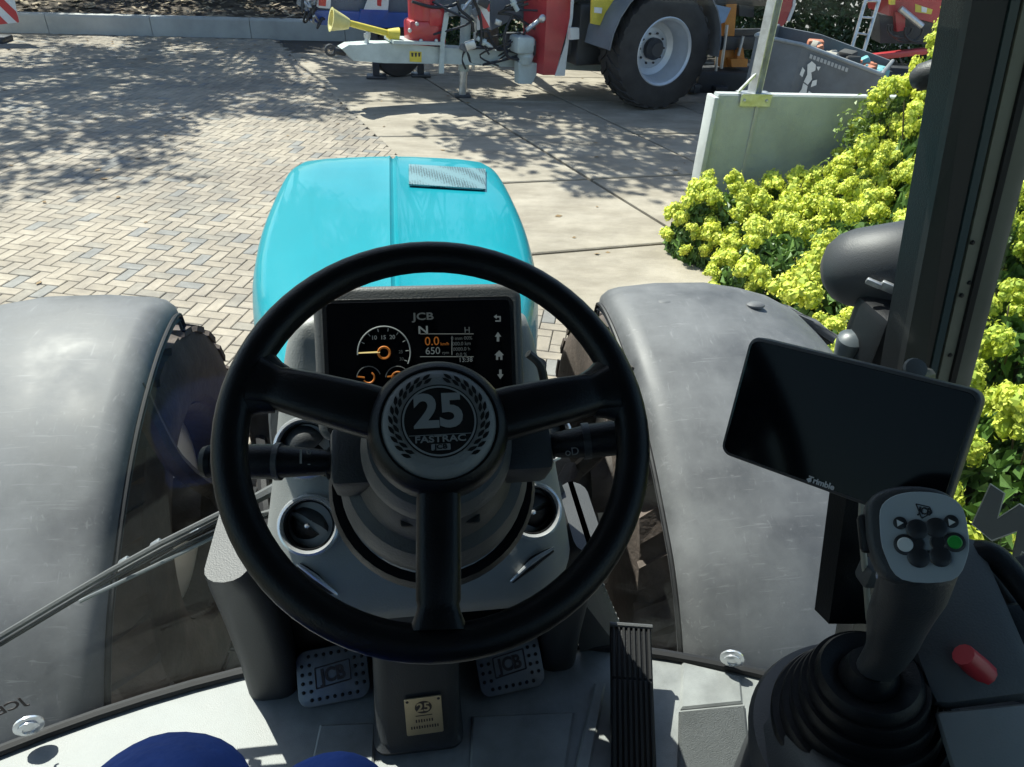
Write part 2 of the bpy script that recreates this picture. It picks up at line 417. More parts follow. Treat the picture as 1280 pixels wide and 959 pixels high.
# low concrete kerb wall and the planted bed behind it
kw = empty('kerb_wall', (-5, 17.9, 0), 'long low grey concrete wall at the far edge of the brick yard', 'wall')
x0 = -13.0
for k in range(7):
    x1 = x0+2.0
    y0 = 17.78+(x0+5)*.055; y1 = 17.78+(x1+5)*.055
    b = MB(); ring = []
    for (x, y) in ((x0+.006, y0), (x1-.006, y1)):
        ring.append([(x, y+.015, -.1), (x, y, .33), (x, y+.02, .365), (x, y+.22, .37), (x, y+.24, .34), (x, y+.24, -.1)])
    b.loft(ring); b.o('wall_block', m_kerb, kw, smooth=None); x0 = x1
hb = MB()
N_ = 46
for i in range(N_):
    pass
gx = [[(-14+i*.7, 18.1+j*.9, .30+.12*j+random.uniform(-.05, .05)) for i in range(27)] for j in range(9)]
hb.v = [p for r_ in gx for p in r_]
hb.f = [(j*27+i, j*27+i+1, (j+1)*27+i+1, (j+1)*27+i) for j in range(8) for i in range(26)]; hb.mi = [0]*len(hb.f)
tag(hb.o('planting_bed', m_soil), kind='structure')
m_litter = mat('leaf_litter', (.23, .15, .09), .8, var=.6, vscale=2.0, rand=.0, col2=(.30, .24, .16))
lt = MB()
for _ in range(2600):
    X = random.uniform(-12, 3); Y = random.uniform(18.0, 22); s = random.uniform(.03, .08); a = random.uniform(0, 6.28); t_ = random.uniform(-.5, .5)
    z = .34+.133*(Y-18.1)+random.uniform(0, .05)
    lt.add([(X+s*math.cos(a+k*1.57)*(1 if k % 2 else 1.6), Y+s*math.sin(a+k*1.57)*(1 if k % 2 else 1.6), z+s*t_*math.cos(k*1.57)) for k in range(4)], [(0, 1, 2, 3)])
tag(lt.o('leaf_litter', m_litter, smooth=None), 'brown leaf litter covering the bed behind the low wall', 'leaves', kind='stuff')

# L-shaped concrete retaining wall on the right, with the steel post on it
WY = 6.65
rw = empty('retaining_wall', (3.8, WY, 0), 'upright grey green concrete retaining wall half hidden by flowering shrubs', 'wall')
for (xa, xb) in ((2.995, 3.385), (3.395, 5.38), (5.39, 7.4)):
    b = MB(); ring = []
    for x in (xa, xb):
        ring.append([(x, WY-.02, 0), (x, WY, 1.285), (x, WY+.012, 1.30), (x, WY+.10, 1.30), (x, WY+.112, 1.285), (x, WY+.13, 0)])
    b.loft(ring); b.o('wall_panel', m_conc, rw, smooth=None)
b = MB(); b.rbox((2.965, WY+.05, .64), (.05, .20, 1.27), .01); b.o('end_rib', m_conc, rw)
b = MB(); b.box((3.39, WY-.012, .66), (.03, .012, 1.2)); b.o('joint_strip', m_kerb, rw)
pp = at(944, 112, y=WY+.03); pp.z = 1.30
po = empty('steel_post', pp, 'galvanised steel post bolted on top of the concrete retaining wall', 'post')
Mp = Matrix.Translation(pp) @ Matrix.Rotation(R(28), 4, 'Z')
b = MB(); b.box((0, 0, 1.1), (.09, .012, 2.2), Mp); b.box((-.045, 0, 1.1), (.010, .09, 2.2), Mp); b.box((.045, 0, 1.1), (.010, .09, 2.2), Mp); b.o('beam', m_galv, po, smooth=None)
b = MB(); b.box((0, .0, .006), (.30, .16, .012), Matrix.Translation(pp)); b.box((0, -.056, -.05), (.30, .008, .10), Matrix.Translation(pp)); b.o('base_plate', m_galv, po, smooth=None)
b = MB(); b.box((0, 0, 0), (.018, .03, .22), Matrix.Translation(pp+Vector((-.10, -.02, .10))) @ Matrix.Rotation(R(40), 4, 'Y')); b.o('brace', m_galv, po, smooth=None)
for dx in (-.11, .11):
    MB().lathe([(.014, 0), (.014, .012), (.008, .016)], Matrix.Translation(pp+Vector((dx, -.062, -.05))) @ Matrix.Rotation(R(90), 4, 'X'), 8).o('bolt', m_galv, po)

# ================================================================== PLANTS
random.seed(21)
m_leaf = mat('hydrangea_leaf', (.085, .18, .04), .45, var=.35, vscale=4, trans=.28, rand=.15, col2=(.13, .22, .05))
m_head = [mat('flower_lime', (.68, .73, .12), .6, var=.14, vscale=18, trans=.25, rand=.10, col2=(.78, .78, .13)),
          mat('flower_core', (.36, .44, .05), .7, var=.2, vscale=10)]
m_stem = mat('woody_stem', (.10, .075, .045), .8, var=.3, vscale=20)
m_bark = mat('tree_bark', (.085, .07, .055), .9, var=.4, vscale=9, bump=.8, bscale=25)
m_tleaf = mat('tree_leaf', (.06, .115, .03), .5, var=.3, vscale=1.5, trans=.3)
m_hedge = mat('hedge_leaf', (.045, .085, .028), .5, var=.45, vscale=1.2, trans=.2)
m_ivy = mat('shrub_leaf', (.14, .22, .045), .45, var=.35, vscale=6, trans=.3, col2=(.22, .30, .07))

def rv(): 
    while True:
        v = Vector((random.uniform(-1, 1), random.uniform(-1, 1), random.uniform(-1, 1)))
        if .05 < v.length < 1: return v.normalized()
def leaf(b, p, n, L, W, fold=.25):
    n = n.normalized(); d = rv(); d = (d - n*d.dot(n)).normalized(); s = n.cross(d)
    a = p - d*L*.5; e = p + d*L*.5 - n*L*.12; m1 = p + s*W*.5 + n*W*fold; m2 = p - s*W*.5 + n*W*fold
    b.add([a, m1, e, m2], [(0, 1, 2), (0, 2, 3)])

def head_mesh(seed):
    random.seed(seed); b = MB()
    nl = random.randint(7, 10); lobes = [(Vector((0, 0, .035)), .052)]
    for k in range(nl):
        a = k*2.4+random.uniform(-.4, .4); h = random.uniform(-.035, .055); r_ = random.uniform(.035, .062)*(1-.5*max(0, h)/.06)
        lobes.append((Vector((r_*math.cos(a), r_*math.sin(a), h)), random.uniform(.030, .046)))
    for (c, lr) in lobes:
        b.cur = 1
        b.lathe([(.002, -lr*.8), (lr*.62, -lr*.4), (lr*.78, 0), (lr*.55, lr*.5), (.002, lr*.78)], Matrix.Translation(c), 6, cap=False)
        b.cur = 0
        for k in range(24):
            v = rv(); v.z = v.z*.8+.25; v.normalize()
            p = c + v*lr*random.uniform(.82, 1.12)
            n2 = (v + rv()*.55).normalized(); d = rv(); d = (d-n2*d.dot(n2)).normalized(); s = n2.cross(d); q = random.uniform(.008, .0145)
            b.add([p+d*q, p+s*q+n2*.004, p-d*q, p-s*q+n2*.004], [(0, 1, 2, 3)])
    return b.mesh('flower_head', m_head, None)
heads = [head_mesh(s) for s in (3, 5, 8, 13, 21)]
def bush_mesh(seed, n, L, spread=1.0):
    random.seed(seed); b = MB()
    for _ in range(n):
        v = rv(); v.z = abs(v.z)*1.0 - .12
        rr = random.uniform(.62, 1.0)**.6
        p = Vector((v.x*rr, v.y*rr, max(.02, v.z*rr)))
        leaf(b, p, v + rv()*.8 + Vector((0, 0, .5)), L*random.uniform(.7, 1.3), L*.55)
    return b
bushes = [bush_mesh(s, 1500, .17).mesh('foliage', m_leaf, None) for s in (1, 2, 3)]
def stem_b(seed):
    random.seed(seed); b = MB()
    for _ in range(9):
        a = random.uniform(0, 6.28); r0 = random.uniform(.02, .12); r1 = random.uniform(.3, .8)
        b.tube([(r0*math.cos(a), r0*math.sin(a), 0), (r1*.5*math.cos(a), r1*.5*math.sin(a), .4), (r1*math.cos(a), r1*math.sin(a), .8)], [.02, .016, .008], 5)
    return b.mesh('stems', m_stem)
stems = [stem_b(s) for s in (1, 2)]
random.seed(77)
def hyd_h(x, y):
    far = interp(x, [2.4, 3.0, 3.4, 3.9, 4.2, 4.5, 4.9, 6], [.72, .64, .54, .66, 1.08, 1.55, 1.98, 2.15])
    nearh = interp(x, [2.4, 3.2, 3.6, 4.2, 5, 6], [.75, .88, .98, 1.25, 1.75, 1.95])
    t = min(1, max(0, (y-4.3)/1.5)); return nearh*(1-t) + far*t
nb = 0
spots = []
for iy, y in enumerate((1.45, 2.3, 3.15, 4.0, 4.85, 5.7, 6.12)):
    for ix in range(5):
        x = 2.82 + ix*.82 + (.35 if iy % 2 else 0) + random.uniform(-.08, .08)
        if iy == 6 and ix > 4: continue
        if iy == 6: x += .12
        if iy == 4 and ix == 0: x += .12
        if iy == 2 and ix == 0: x += .10
        spots.append((x, y + random.uniform(-.08, .08)))
spots += [(4.80, 6.15), (4.62, 5.62), (4.35, 5.05), (4.12, 5.75), (5.15, 5.65), (4.95, 5.1), (4.75, 4.5)]
for (x, y) in spots:
    h = hyd_h(x, y)*random.uniform(.93, 1.06); r_ = random.uniform(.5, .6)
    if y > 5.9: r_ = .44
    if (x, y) in ((4.80, 6.15), (5.15, 5.65)): h = 2.22
    if (x, y) == (4.62, 5.62): h = 1.88
    sun_txt = 'beside the concrete wall' if y > 5.4 else ('beside the tractor cab door' if y < 2.6 else 'in the bed beside the tractor fender')
    e = empty('hydrangea', (x, y, 0), 'leafy hydrangea bush full of lime yellow flower heads ' + sun_txt, 'shrub', 'hydrangea bushes ' + sun_txt)
    o = bpy.data.objects.new('foliage', bushes[nb % 3]); COL.objects.link(o); o.parent = e; o.scale = (r_, r_, h*.97); o.rotation_euler = (0, 0, random.uniform(0, 6.28)); o['kind'] = 'stuff'
    o = bpy.data.objects.new('stems', stems[nb % 2]); COL.objects.link(o); o.parent = e; o.scale = (r_, r_, h*.95); o.rotation_euler = (0, 0, random.uniform(0, 6.28))
    k = 0; placed = []
    for _t in range(400):
        v = rv(); v.z = abs(v.z)
        if v.z < .15: continue
        p = Vector((v.x*r_*1.02, v.y*r_*1.02, v.z*h*1.0 + .02))
        if any((p-q).length < .120 for q in placed): continue
        placed.append(p)
        o = bpy.data.objects.new('flower_head', random.choice(heads)); COL.objects.link(o); o.parent = e; o.location = p
        s = random.uniform(.7, 1.3); o.scale = (s, s*random.uniform(.85, 1.15), s*random.uniform(.9, 1.35))
        o.rotation_euler = (-v.y*.8 + random.uniform(-.25, .25), v.x*.8 + random.uniform(-.25, .25), random.uniform(0, 6.28))
        k += 1
        if k >= int(30+16*max(0, h-.8)): break
    nb += 1
# soil under the shrubs
sb = MB().add([(2.25, .6, -.03), (9, .6, -.03), (9, 6.62, -.03), (3.0, 6.62, -.03), (2.3, 5.6, -.03)], [(0, 1, 2, 3, 4)])
tag(sb.o('shrub_bed', m_soil, smooth=None), kind='structure')

# plain green shrub against the wall
gs = empty('green_shrub', (4.35, 6.22, 0), 'small leaved green shrub without flowers in front of the concrete wall', 'shrub')
b = MB()
cl_ = [(Vector((4.32+random.uniform(-.26, .26), 6.22+random.uniform(-.15, .1), random.uniform(.45, 1.30))), random.uniform(.09, .2)) for _ in range(17)]
for (c, q) in cl_:
    for _ in range(130):
        v = rv(); leaf(b, c + v*q*random.uniform(.3, 1.15), v+Vector((0, -.2, .6))+rv()*.6, random.uniform(.03, .07), .034)
b.o('foliage', m_ivy, gs, smooth=None, kind='stuff')
b = MB()
for k in range(6):
    a = k*1.05; b.tube([(4.38+.05*math.cos(a), 6.25+.05*math.sin(a), 0), (4.38+.2*math.cos(a), 6.25+.15*math.sin(a), .9)], [.02, .008], 6)
b.o('stems', m_stem, gs)

# dark hedge behind the machines
hg = empty('hedge', (8, 17.2, 0), 'dark green hedge rising behind the parked machines', 'hedge')
b = MB()
for _ in range(26000):
    X = random.uniform(1.0, 17); Y = random.uniform(16.6, 18.2); Z = random.uniform(.05, 3.0)
    if random.random() < .7: Y = 16.6 + abs(random.gauss(0, .2)) + .15*math.sin(X*3+Z*2)
    leaf(b, Vector((X, Y, Z)), Vector((0, -.7, .5))+rv()*.8, random.uniform(.10, .20), .11)
b.o('foliage', m_hedge, hg, smooth=None, kind='stuff')
b = MB()
for k in range(14): b.tube([(2+k*1.1, 17.4, 0), (2.1+k*1.1, 17.4, 1.5), (2+k*1.1, 17.3, 2.6)], [.05, .035, .015], 6)
b.o('stems', m_stem, hg)

# shrubs in the bed behind the low wall
for k, (x, y) in enumerate(((-11, 20.2), (-8.6, 20.5), (-6.2, 20.3), (-4.1, 20.6), (-1.7, 20.2))):
    e = empty('woodland_shrub', (x, y, .5), 'dark woodland shrub growing in the bed behind the low wall', 'shrub', 'shrubs behind the low wall')
    b = MB()
    for _ in range(2200):
        v = rv(); rr = random.uniform(.4, 1)**.5; p = Vector((x+v.x*rr*1.5, y+v.y*rr*.8, 1.25+v.z*rr*1.05)); leaf(b, p, v+Vector((0, 0, .5))+rv()*.7, random.uniform(.08, .15), .08)
    b.o('foliage', m_hedge, e, smooth=None, kind='stuff')
    b = MB()
    for q in range(5): b.tube([(x+.1*q-.2, y, .45), (x+.35*q-.7, y, 1.3)], [.03, .01], 6)
    b.o('stems', m_stem, e)

# trees whose shade falls over the yard
def tree(x, y, z0, cx, cy, cz, rx, rz, n, label, rt=.2):
    e = empty('tree', (x, y, z0), label, 'tree', 'trees shading the yard')
    b = MB(); top = Vector((cx, cy, cz)); base = Vector((x, y, z0-.15))
    b.tube([base, base.lerp(top, .25)+Vector((x-cx, y-cy, 0))*.15, base.lerp(top, .6), top], [rt*1.25, rt, rt*.75, rt*.35], 10, sub=4)
    cl = []
    for k in range(n):
        v = rv(); rr = random.uniform(.25, 1)**.55
        cl.append(Vector((cx+v.x*rr*rx, cy+v.y*rr*rx, cz+v.z*rr*rz)))
    for c in cl[::3]:
        st_ = base.lerp(top, random.uniform(.45, .9)); mid = st_.lerp(c, .5)+Vector((0, 0, .3))
        b.tube([st_, mid, c], [rt*.28, rt*.16, .015], 6, sub=3)
    b.o('trunk', m_bark, e)
    b = MB()
    for c in cl:
        q = random.uniform(.45, .95)
        for _ in range(120):
            p = c + rv()*q*random.uniform(.1, 1); leaf(b, p, rv()+Vector((0, 0, 1.0)), random.uniform(.13, .22), random.uniform(.09, .14))
    b.o('crown', m_tleaf, e, smooth=None)
tree(-11.8, 17.2, .0, -9.3, 15.7, 7.6, 4.4, 2.4, 120, 'broad leafy tree rising left of the low concrete wall', .26)
tree(-4.6, 21.2, .6, -5.0, 20.0, 8.2, 4.4, 2.5, 120, 'tall leafy tree rooted in the bed behind the low wall', .24)
tree(2.0, 15.6, .0, .5, 14.5, 7.6, 2.9, 2.0, 52, 'slim leafy tree rising behind the parked trailed machine', .13)
tree(-7.5, 26.5, .4, -8.0, 26.0, 9.0, 5.2, 3.2, 110, 'large tree standing well behind the planted bed', .3)

# unseen trees added to cut the sky light from ahead, copied with their parts
src = [o for o in COL.objects if o.name.startswith('tree') and o.type == 'EMPTY']
for (k, x, y, a, s, lab) in ((3, 7.5, 25, 1.1, 1.0, 'big unseen tree added behind the dark hedge beyond the orange machine'), (1, 15, 21, 2.3, .95, 'big unseen tree added behind the dark hedge beyond the red implement'), (3, -18, 25, 3.9, 1.05, 'big unseen tree added far left beyond the end of the low wall')):
    r0 = src[k]; e = r0.copy(); COL.objects.link(e); e.location = (x, y, .2); e.rotation_euler = (0, 0, a); e.scale = (s, s, s*1.1); e['label'] = lab
    for ch in list(r0.children):
        c = ch.copy(); COL.objects.link(c); c.parent = e; c.matrix_parent_inverse = ch.matrix_parent_inverse.copy()

# ================================================================== PARKED MACHINES
random.seed(5)
m_paleblue = mat('pale_grey_paint', (.42, .48, .47), .45, var=.15, vscale=5, rvar=.1)
m_red = mat('red_paint', (.42, .035, .04), .35, var=.15, vscale=4, coat=.3)
m_blue = mat('blue_paint', (.03, .09, .36), .35, var=.15, vscale=4, coat=.3)
m_orange = mat('orange_paint', (.60, .22, .03), .4, var=.2, vscale=5)
m_yel = mat('yellow_paint', (.62, .50, .06), .45, var=.15, vscale=8)
m_paley = mat('pale_yellow_plastic', (.62, .56, .22), .5, var=.1, vscale=8)
m_white = mat('white_paint', (.72, .72, .70), .45, var=.08, vscale=6)
m_dark = mat('dark_steel', (.035, .037, .042), .5, var=.3, vscale=6, rvar=.15)
m_rubber = mat('tyre_rubber', (.030, .028, .028), .75, var=.35, vscale=5, bump=.3, bscale=60)
m_rimp = mat('silver_rim_paint', (.50, .53, .57), .38, metal=.35, var=.08, vscale=4)
m_hose = mat('hose_black', (.02, .02, .022), .45)
m_steelgrey = mat('machine_grey', (.13, .145, .165), .5, var=.2, vscale=3, rvar=.12)
m_redref = mat('red_reflector', (.55, .05, .05), .3)

def pplate(b, outline, p0, n, thick, off=0.0):
    """outline in photo pixels laid on a vertical plane in the yard, with real thickness away from us"""
    n = Vector(n).normalized(); q0 = Vector(p0) + n*off
    F = [on_plane(px, py, q0, n) for (px, py) in outline]
    K = [p - n*thick for p in F]; c = len(F)
    fs = [tuple(range(c)), tuple(reversed(range(c, 2*c)))] + [(i, c+i, c+(i+1) % c, (i+1) % c) for i in range(c)]
    # orient the front face towards n
    a = (F[1]-F[0]).cross(F[2]-F[0])
    if a.dot(n) < 0: fs = [tuple(reversed(f)) for f in fs]
    return b.add(F+K, fs)
MP0 = (1.14, 12.3, 0); MN = Vector((.28, -.96, 0)); MA = Vector((.96, .28, 0))
def mp(px, py, off=0.0): return on_plane(px, py, Vector(MP0)+MN*off, MN)

tk = empty('trailed_tanker', (2.5, 12.6, 0), 'trailed farm tanker with pale drawbar, red side panel and big grey wheel', 'trailer')
b = MB(); pplate(b, [(428, 62), (437, 57), (470, 55), (505, 55), (560, 60), (760, 71), (760, 90), (560, 80), (480, 79), (442, 76)], MP0, MN, .32, .16); b.o('drawbar', m_paleblue, tk, smooth=None)
b = MB(); pplate(b, [(492, 51), (553, 53), (553, 57), (492, 55)], MP0, MN, .5, .25); b.o('mounting_plate', m_paleblue, tk, smooth=None)
b = MB(); b.tube([mp(432, 66, .0)+Vector((-.0, 0, 0)), mp(418, 63, 0)], [.05, .05], 8); b.lathe([(.05, -.03), (.085, -.03), (.085, .03), (.05, .03), (.05, -.03)], zframe(mp(413, 63), MN), 16, cap=False); b.o('hitch_eye', m_dark, tk)
b = MB(); pplate(b, [(512, 64), (527, 65), (527, 78), (512, 77)], MP0, MN, .004, .165); lab = b.o('warning_label', m_yel, tk, smooth=None)
b = MB()
for k in range(3): pplate(b, [(514+k*4.3, 66), (517+k*4.3, 66), (516.5+k*4.3, 71), (514.5+k*4.3, 71)], MP0, MN, .002, .168)
b.o('label_marks', m_dark, lab, smooth=None)
b = MB()
b.rbox((0, 0, 0), (.58, .36, .34), .05, frame(mp(531, 40, .0), MA, (0, 0, 1))); b.lathe([(.20, 0), (.20, .32), (.15, .36)], frame(mp(527, 24, .0), MA, -MN), 20)
b.rbox((0, 0, 0), (.26, .30, .4), .05, frame(mp(541, 18, .0), MA, (0, 0, 1)))
gb = b.o('gearbox', m_red, tk)
for q in ((512, 38), (521, 30), (545, 51), (526, 51)): MB().lathe([(.03, 0), (.03, .02), (.02, .03)], zframe(mp(*q, .19), MN), 8).o('bolt', m_galv, gb)
b = MB(); pplate(b, [(556, 16), (562, 16), (556, 52), (555, 92), (549, 92), (551, 50)], MP0, MN, .03, .24); b.o('bracket_plate', m_paleblue, tk, smooth=None)
# universal drive shaft with its yellow guard
b = MB(); b.tube([mp(428, 27, .05), mp(490, 43, .05)], .045, 12); pto = b.o('drive_shaft_guard', m_yel, tk)
b = MB(); b.lathe([(.07, .14), (.10, .06), (.15, -.10), (.165, -.12), (.13, -.12), (.09, .04), (.06, .10)], zframe(mp(424, 27, .05), mp(490, 43, .05)-mp(428, 27, .05)), 16, cap=False); b.o('guard_cone', m_paley, pto)
b = MB(); b.lathe([(.06, -.1), (.10, .0), (.12, .06), (.08, .06)], zframe(mp(492, 44, .05), mp(490, 43, .05)-mp(428, 27, .05)), 16); b.o('guard_cone', m_yel, pto)
b = MB(); b.tube([mp(458, 56, .05), mp(460, 40, .05)], .035, 8); b.lathe([(.05, 0), (.05, .05)], zframe(mp(459, 47, .05), (0, 0, 1)), 10); b.o('shaft_rest', m_galv, tk)
# jack stand
jf = at(578, 121, z=0.0); jt = Vector((jf.x+.05, jf.y-.03, 1.35))
b = MB(); b.tube([jf.lerp(jt, .30), jt], .085, 14); jk = b.o('jack_leg', m_paleblue, tk)
b = MB(); b.tube([jf+Vector((0, 0, .03)), jf.lerp(jt, .36)], .062, 14); b.tube([jf.lerp(jt, .26), jf.lerp(jt, .29)], .07, 14); b.o('inner_tube', m_galv, jk)
b = MB(); b.rbox((0, 0, .02), (.26, .22, .04), .01, Matrix.Translation(jf)); b.o('foot_plate', m_dark, jk)
b = MB(); b.tube([jf.lerp(jt, .32)+Vector((.15, -.02, 0)), jt+Vector((.15, -.02, 0))], .028, 8); b.tube([jt+Vector((-.1, -.1, -.1)), jt+Vector((.12, -.1, .15))], .03, 8); b.o('side_cylinder', m_galv, jk)
# chevron board
def chev(parent, corners_px, p0, n, off, stripes, name='warning_board'):
    b = MB(); pplate(b, corners_px, p0, n, .02, off); bo = b.o(name, m_white, parent, smooth=None)
    b = MB(); (a, bb, c, d) = [Vector((*q, 0)) for q in corners_px]        # tl tr br bl
    for (u0, u1, sl) in stripes:
        poly = []
        N = 10
        def pt(u, v): q = a.lerp(bb, u).lerp(d.lerp(c, u), v); return (q.x, q.y)
        L_ = [(max(0, min(1, u0+sl*v/N)), v/N) for v in range(N+1)]; R_ = [(max(0, min(1, u1+sl*v/N)), v/N) for v in range(N+1)]
        keep = [i for i in range(N+1) if R_[i][0]-L_[i][0] > .01]
        if len(keep) < 2: continue
        poly = [pt(*R_[i]) for i in keep] + [pt(*L_[i]) for i in reversed(keep)]
        pplate(b, poly, p0, n, .003, off+.004)
    b.o('red_stripe', m_redref, bo, smooth=None); return bo
chev(tk, [(596, -30), (612, -30), (612, 34), (597, 38)], MP0, MN, .30, [(-1.5, -1.0, 2), (-.5, 0, 2), (.45, .95, 2), (-2.4, -1.95, 2)])
# red side panel with white edge
b = MB(); pplate(b, [(684, -40), (720, -40), (714, 22), (704, 55), (694, 94), (679, 94), (683, 18)], MP0, MN, .05, .62); rp_ = b.o('side_panel', m_red, tk, smooth=None)
b = MB(); q0, q1, q2, q3 = [mp(*q, .62) for q in ((684, -40), (683, 18), (679, 94), (676, 94))]
b.sheet([[q0, q0-MN*.55-MA*.12], [q1, q1-MN*.55-MA*.12], [q2, q2-MN*.55-MA*.12]], .02); b.o('panel_return', m_red, rp_, smooth=None)
b = MB(); pplate(b, [(716, -40), (720, -40), (716, 22), (711, 52), (706, 95), (694, 95), (707, 55), (713, 22)], MP0, MN, .02, .64); b.o('white_edge', m_white, rp_, smooth=None)
b = MB(); pplate(b, [(648, 78), (673, 79), (671, 92), (665, 105), (648, 105)], MP0, MN, .15, .45); b.o('hose_bracket', m_paleblue, tk, smooth=None)
b = MB(); b.rbox((0, 0, 0), (.3, .25, .35), .05, frame(mp(652, 55, .40), MA, (0, 0, 1))); b.lathe([(.10, -.16), (.13, -.05), (.09, .05), (.14, .12), (.14, .2)], frame(mp(657, 66, .42), MA, -MN), 14)
vb = b.o('valve_block', m_paleblue, tk)
b = MB(); b.tube([mp(658, 38, .6), mp(676, 24, .62)], .035, 8); b.lathe([(.05, 0), (.06, .03), (.03, .06)], zframe(mp(677, 23, .66), MN), 10); b.o('valve_lever', m_galv, vb)
for k, pts in enumerate(([(515, 2), (540, 9), (560, 8), (572, 4)], [(572, 0), (575, 12), (588, 24), (592, 40)], [(610, 40), (622, 62), (640, 55), (650, 40)], [(590, -5), (600, 20), (602, 44), (600, 56)], [(640, 20), (630, 45), (634, 70), (650, 74)])):
    MB().tube([mp(*q, .22+.05*k) for q in pts], .022, 8, sub=6).o('hose', m_hose, tk)
b = MB(); pplate(b, [(612, -30), (662, -30), (662, 22), (640, 25), (614, 38)], MP0, MN, .3, .0); b.o('tank_front_plate', m_steelgrey, tk, smooth=None)
# fittings, valves and loose hoses crowding the front of the tank
for k in range(22):
    px, py = random.uniform(560, 660), random.uniform(-6, 62); off = random.uniform(.05, .4); p = mp(px, py, off)
    t = random.random(); sz = random.uniform(.05, .13)
    if t < .4:
        MB().rbox((0, 0, 0), (sz*1.4, sz, sz*1.1), sz*.15, Matrix.Translation(p) @ Matrix.Rotation(random.uniform(-.5, .5), 4, 'Y')).o('valve_body', random.choice((m_dark, m_steelgrey, m_galv)), tk)
    elif t < .7:
        d = Vector((random.uniform(-1, 1), 0, random.uniform(-1, 1))).normalized()
        MB().lathe([(sz*.35, 0), (sz*.35, sz), (sz*.5, sz), (sz*.5, sz*1.4), (sz*.3, sz*1.4), (sz*.3, sz*2.2)], zframe(p, d, (0, 1, 0)), 10).o('pipe_fitting', random.choice((m_galv, m_dark, m_paleblue)), tk)
    else:
        q = [p + Vector((random.uniform(-.35, .35), random.uniform(-.05, .05), -.12*j + random.uniform(-.08, .08))) for j in range(4)]
        MB().tube(q, random.uniform(.012, .022), 7, sub=5).o('hose', m_hose, tk)
# chassis, tank and axle (mostly above the view)
b = MB()
for off in (-.45, .35): b.rbox((0, 0, 0), (5.6, .12, .22), .02, frame(Vector(MP0)+MA*3.7+MN*off+Vector((0, 0, .80)), MA, MN))
b.rbox((0, 0, 0), (.7, 1.1, .9), .05, frame(Vector(MP0)+MA*2.05+MN*.05+Vector((0, 0, 1.0)), MA, MN))
b.o('chassis', m_dark, tk)
b = MB(); b.lathe([(.05, -.25), (.55, -.2), (.82, 0), (.9, .2), (.9, 4.6), (.82, 4.8), (.5, 5.0), (.05, 5.05)], zframe(Vector(MP0)+MA*1.4+Vector((0, 0, 2.25)), MA), 36); b.o('tank', m_steelgrey, tk)
b = MB(); b.tube([Vector(MP0)+MA*3.25+MN*1.0+Vector((0, 0, .85)), Vector(MP0)+MA*3.25-MN*1.2+Vector((0, 0, .85))], .11, 12); b.o('axle', m_dark, tk)
# wheel
def big_wheel(parent, c, axis, Rt, wd, rim, rub=None):
    M = zframe(c, axis, (1, 0, 0) if abs(axis[0]) < .8 else (0, 1, 0)); h = wd/2
    prof = [(rim, -h*.82), (rim+.03, -h*.95), (Rt*.80, -h*1.02), (Rt*.93, -h*.92), (Rt*.965, -h*.75), (Rt*.975, 0), (Rt*.965, h*.75), (Rt*.93, h*.92), (Rt*.80, h*1.02), (rim+.03, h*.95), (rim, h*.82)]
    wh = MB().lathe(prof, M, 56, cap=False).o('wheel', rub or m_rubber, parent)
    b = MB(); n = 26
    for k in range(n):
        for sgn in (-1, 1):
            a = 2*math.pi*(k + (.5 if sgn > 0 else 0))/n; q = []
            for (t_, zz) in ((0, .04*h), (.10, h*.45), (.2, h*.95)):
                aa = a + t_*1.1; ca, sa = math.cos(aa), math.sin(aa); da = .022/Rt*2
                top = Rt if zz < h*.9 else Rt*.96
                q.append([((Rt*.93)*math.cos(aa-da*1.3), (Rt*.93)*math.sin(aa-da*1.3), sgn*zz), (top*math.cos(aa-da), top*math.sin(aa-da), sgn*zz), (top*math.cos(aa+da), top*math.sin(aa+da), sgn*zz), ((Rt*.93)*math.cos(aa+da*1.3), (Rt*.93)*math.sin(aa+da*1.3), sgn*zz)])
            rr = [[tuple(M @ Vector(p)) for p in ring] for ring in q]
            b.loft(rr)
    b.o('tread_lugs', rub or m_rubber, wh, smooth=None)
    return wh, M
wc = Vector((4.17, 11.86, 0)) - MN*.12; Rt = .88
wc.z = Rt - .01
wh, Mw = big_wheel(tk, wc, MN, Rt, .62, .475)
b = MB(); b.lathe([(.475, .26), (.50, .29), (.485, .30), (.455, .27), (.44, .16), (.40, .10), (.39, -.05), (.30, -.09), (.30, -.13), (.43, -.13)], Mw, 44, cap=False); b.o('rim', m_rimp, wh)
b = MB(); b.lathe([(.31, -.10), (.22, -.085), (.20, -.07), (.02, -.07)], Mw, 36); rd = b.o('rim_disc', m_rimp, wh)
b = MB(); b.lathe([(.16, -.08), (.16, .02), (.12, .05), (.10, .09), (.02, .09)], Mw, 20); b.o('hub', m_dark, wh)
for k in range(10):
    a = k*.628; b = MB(); b.lathe([(.017, 0), (.017, .03), (.01, .035)], Mw @ Matrix.Translation((.225*math.cos(a), .225*math.sin(a), -.085)), 6); b.o('wheel_nut', m_dark, rd)
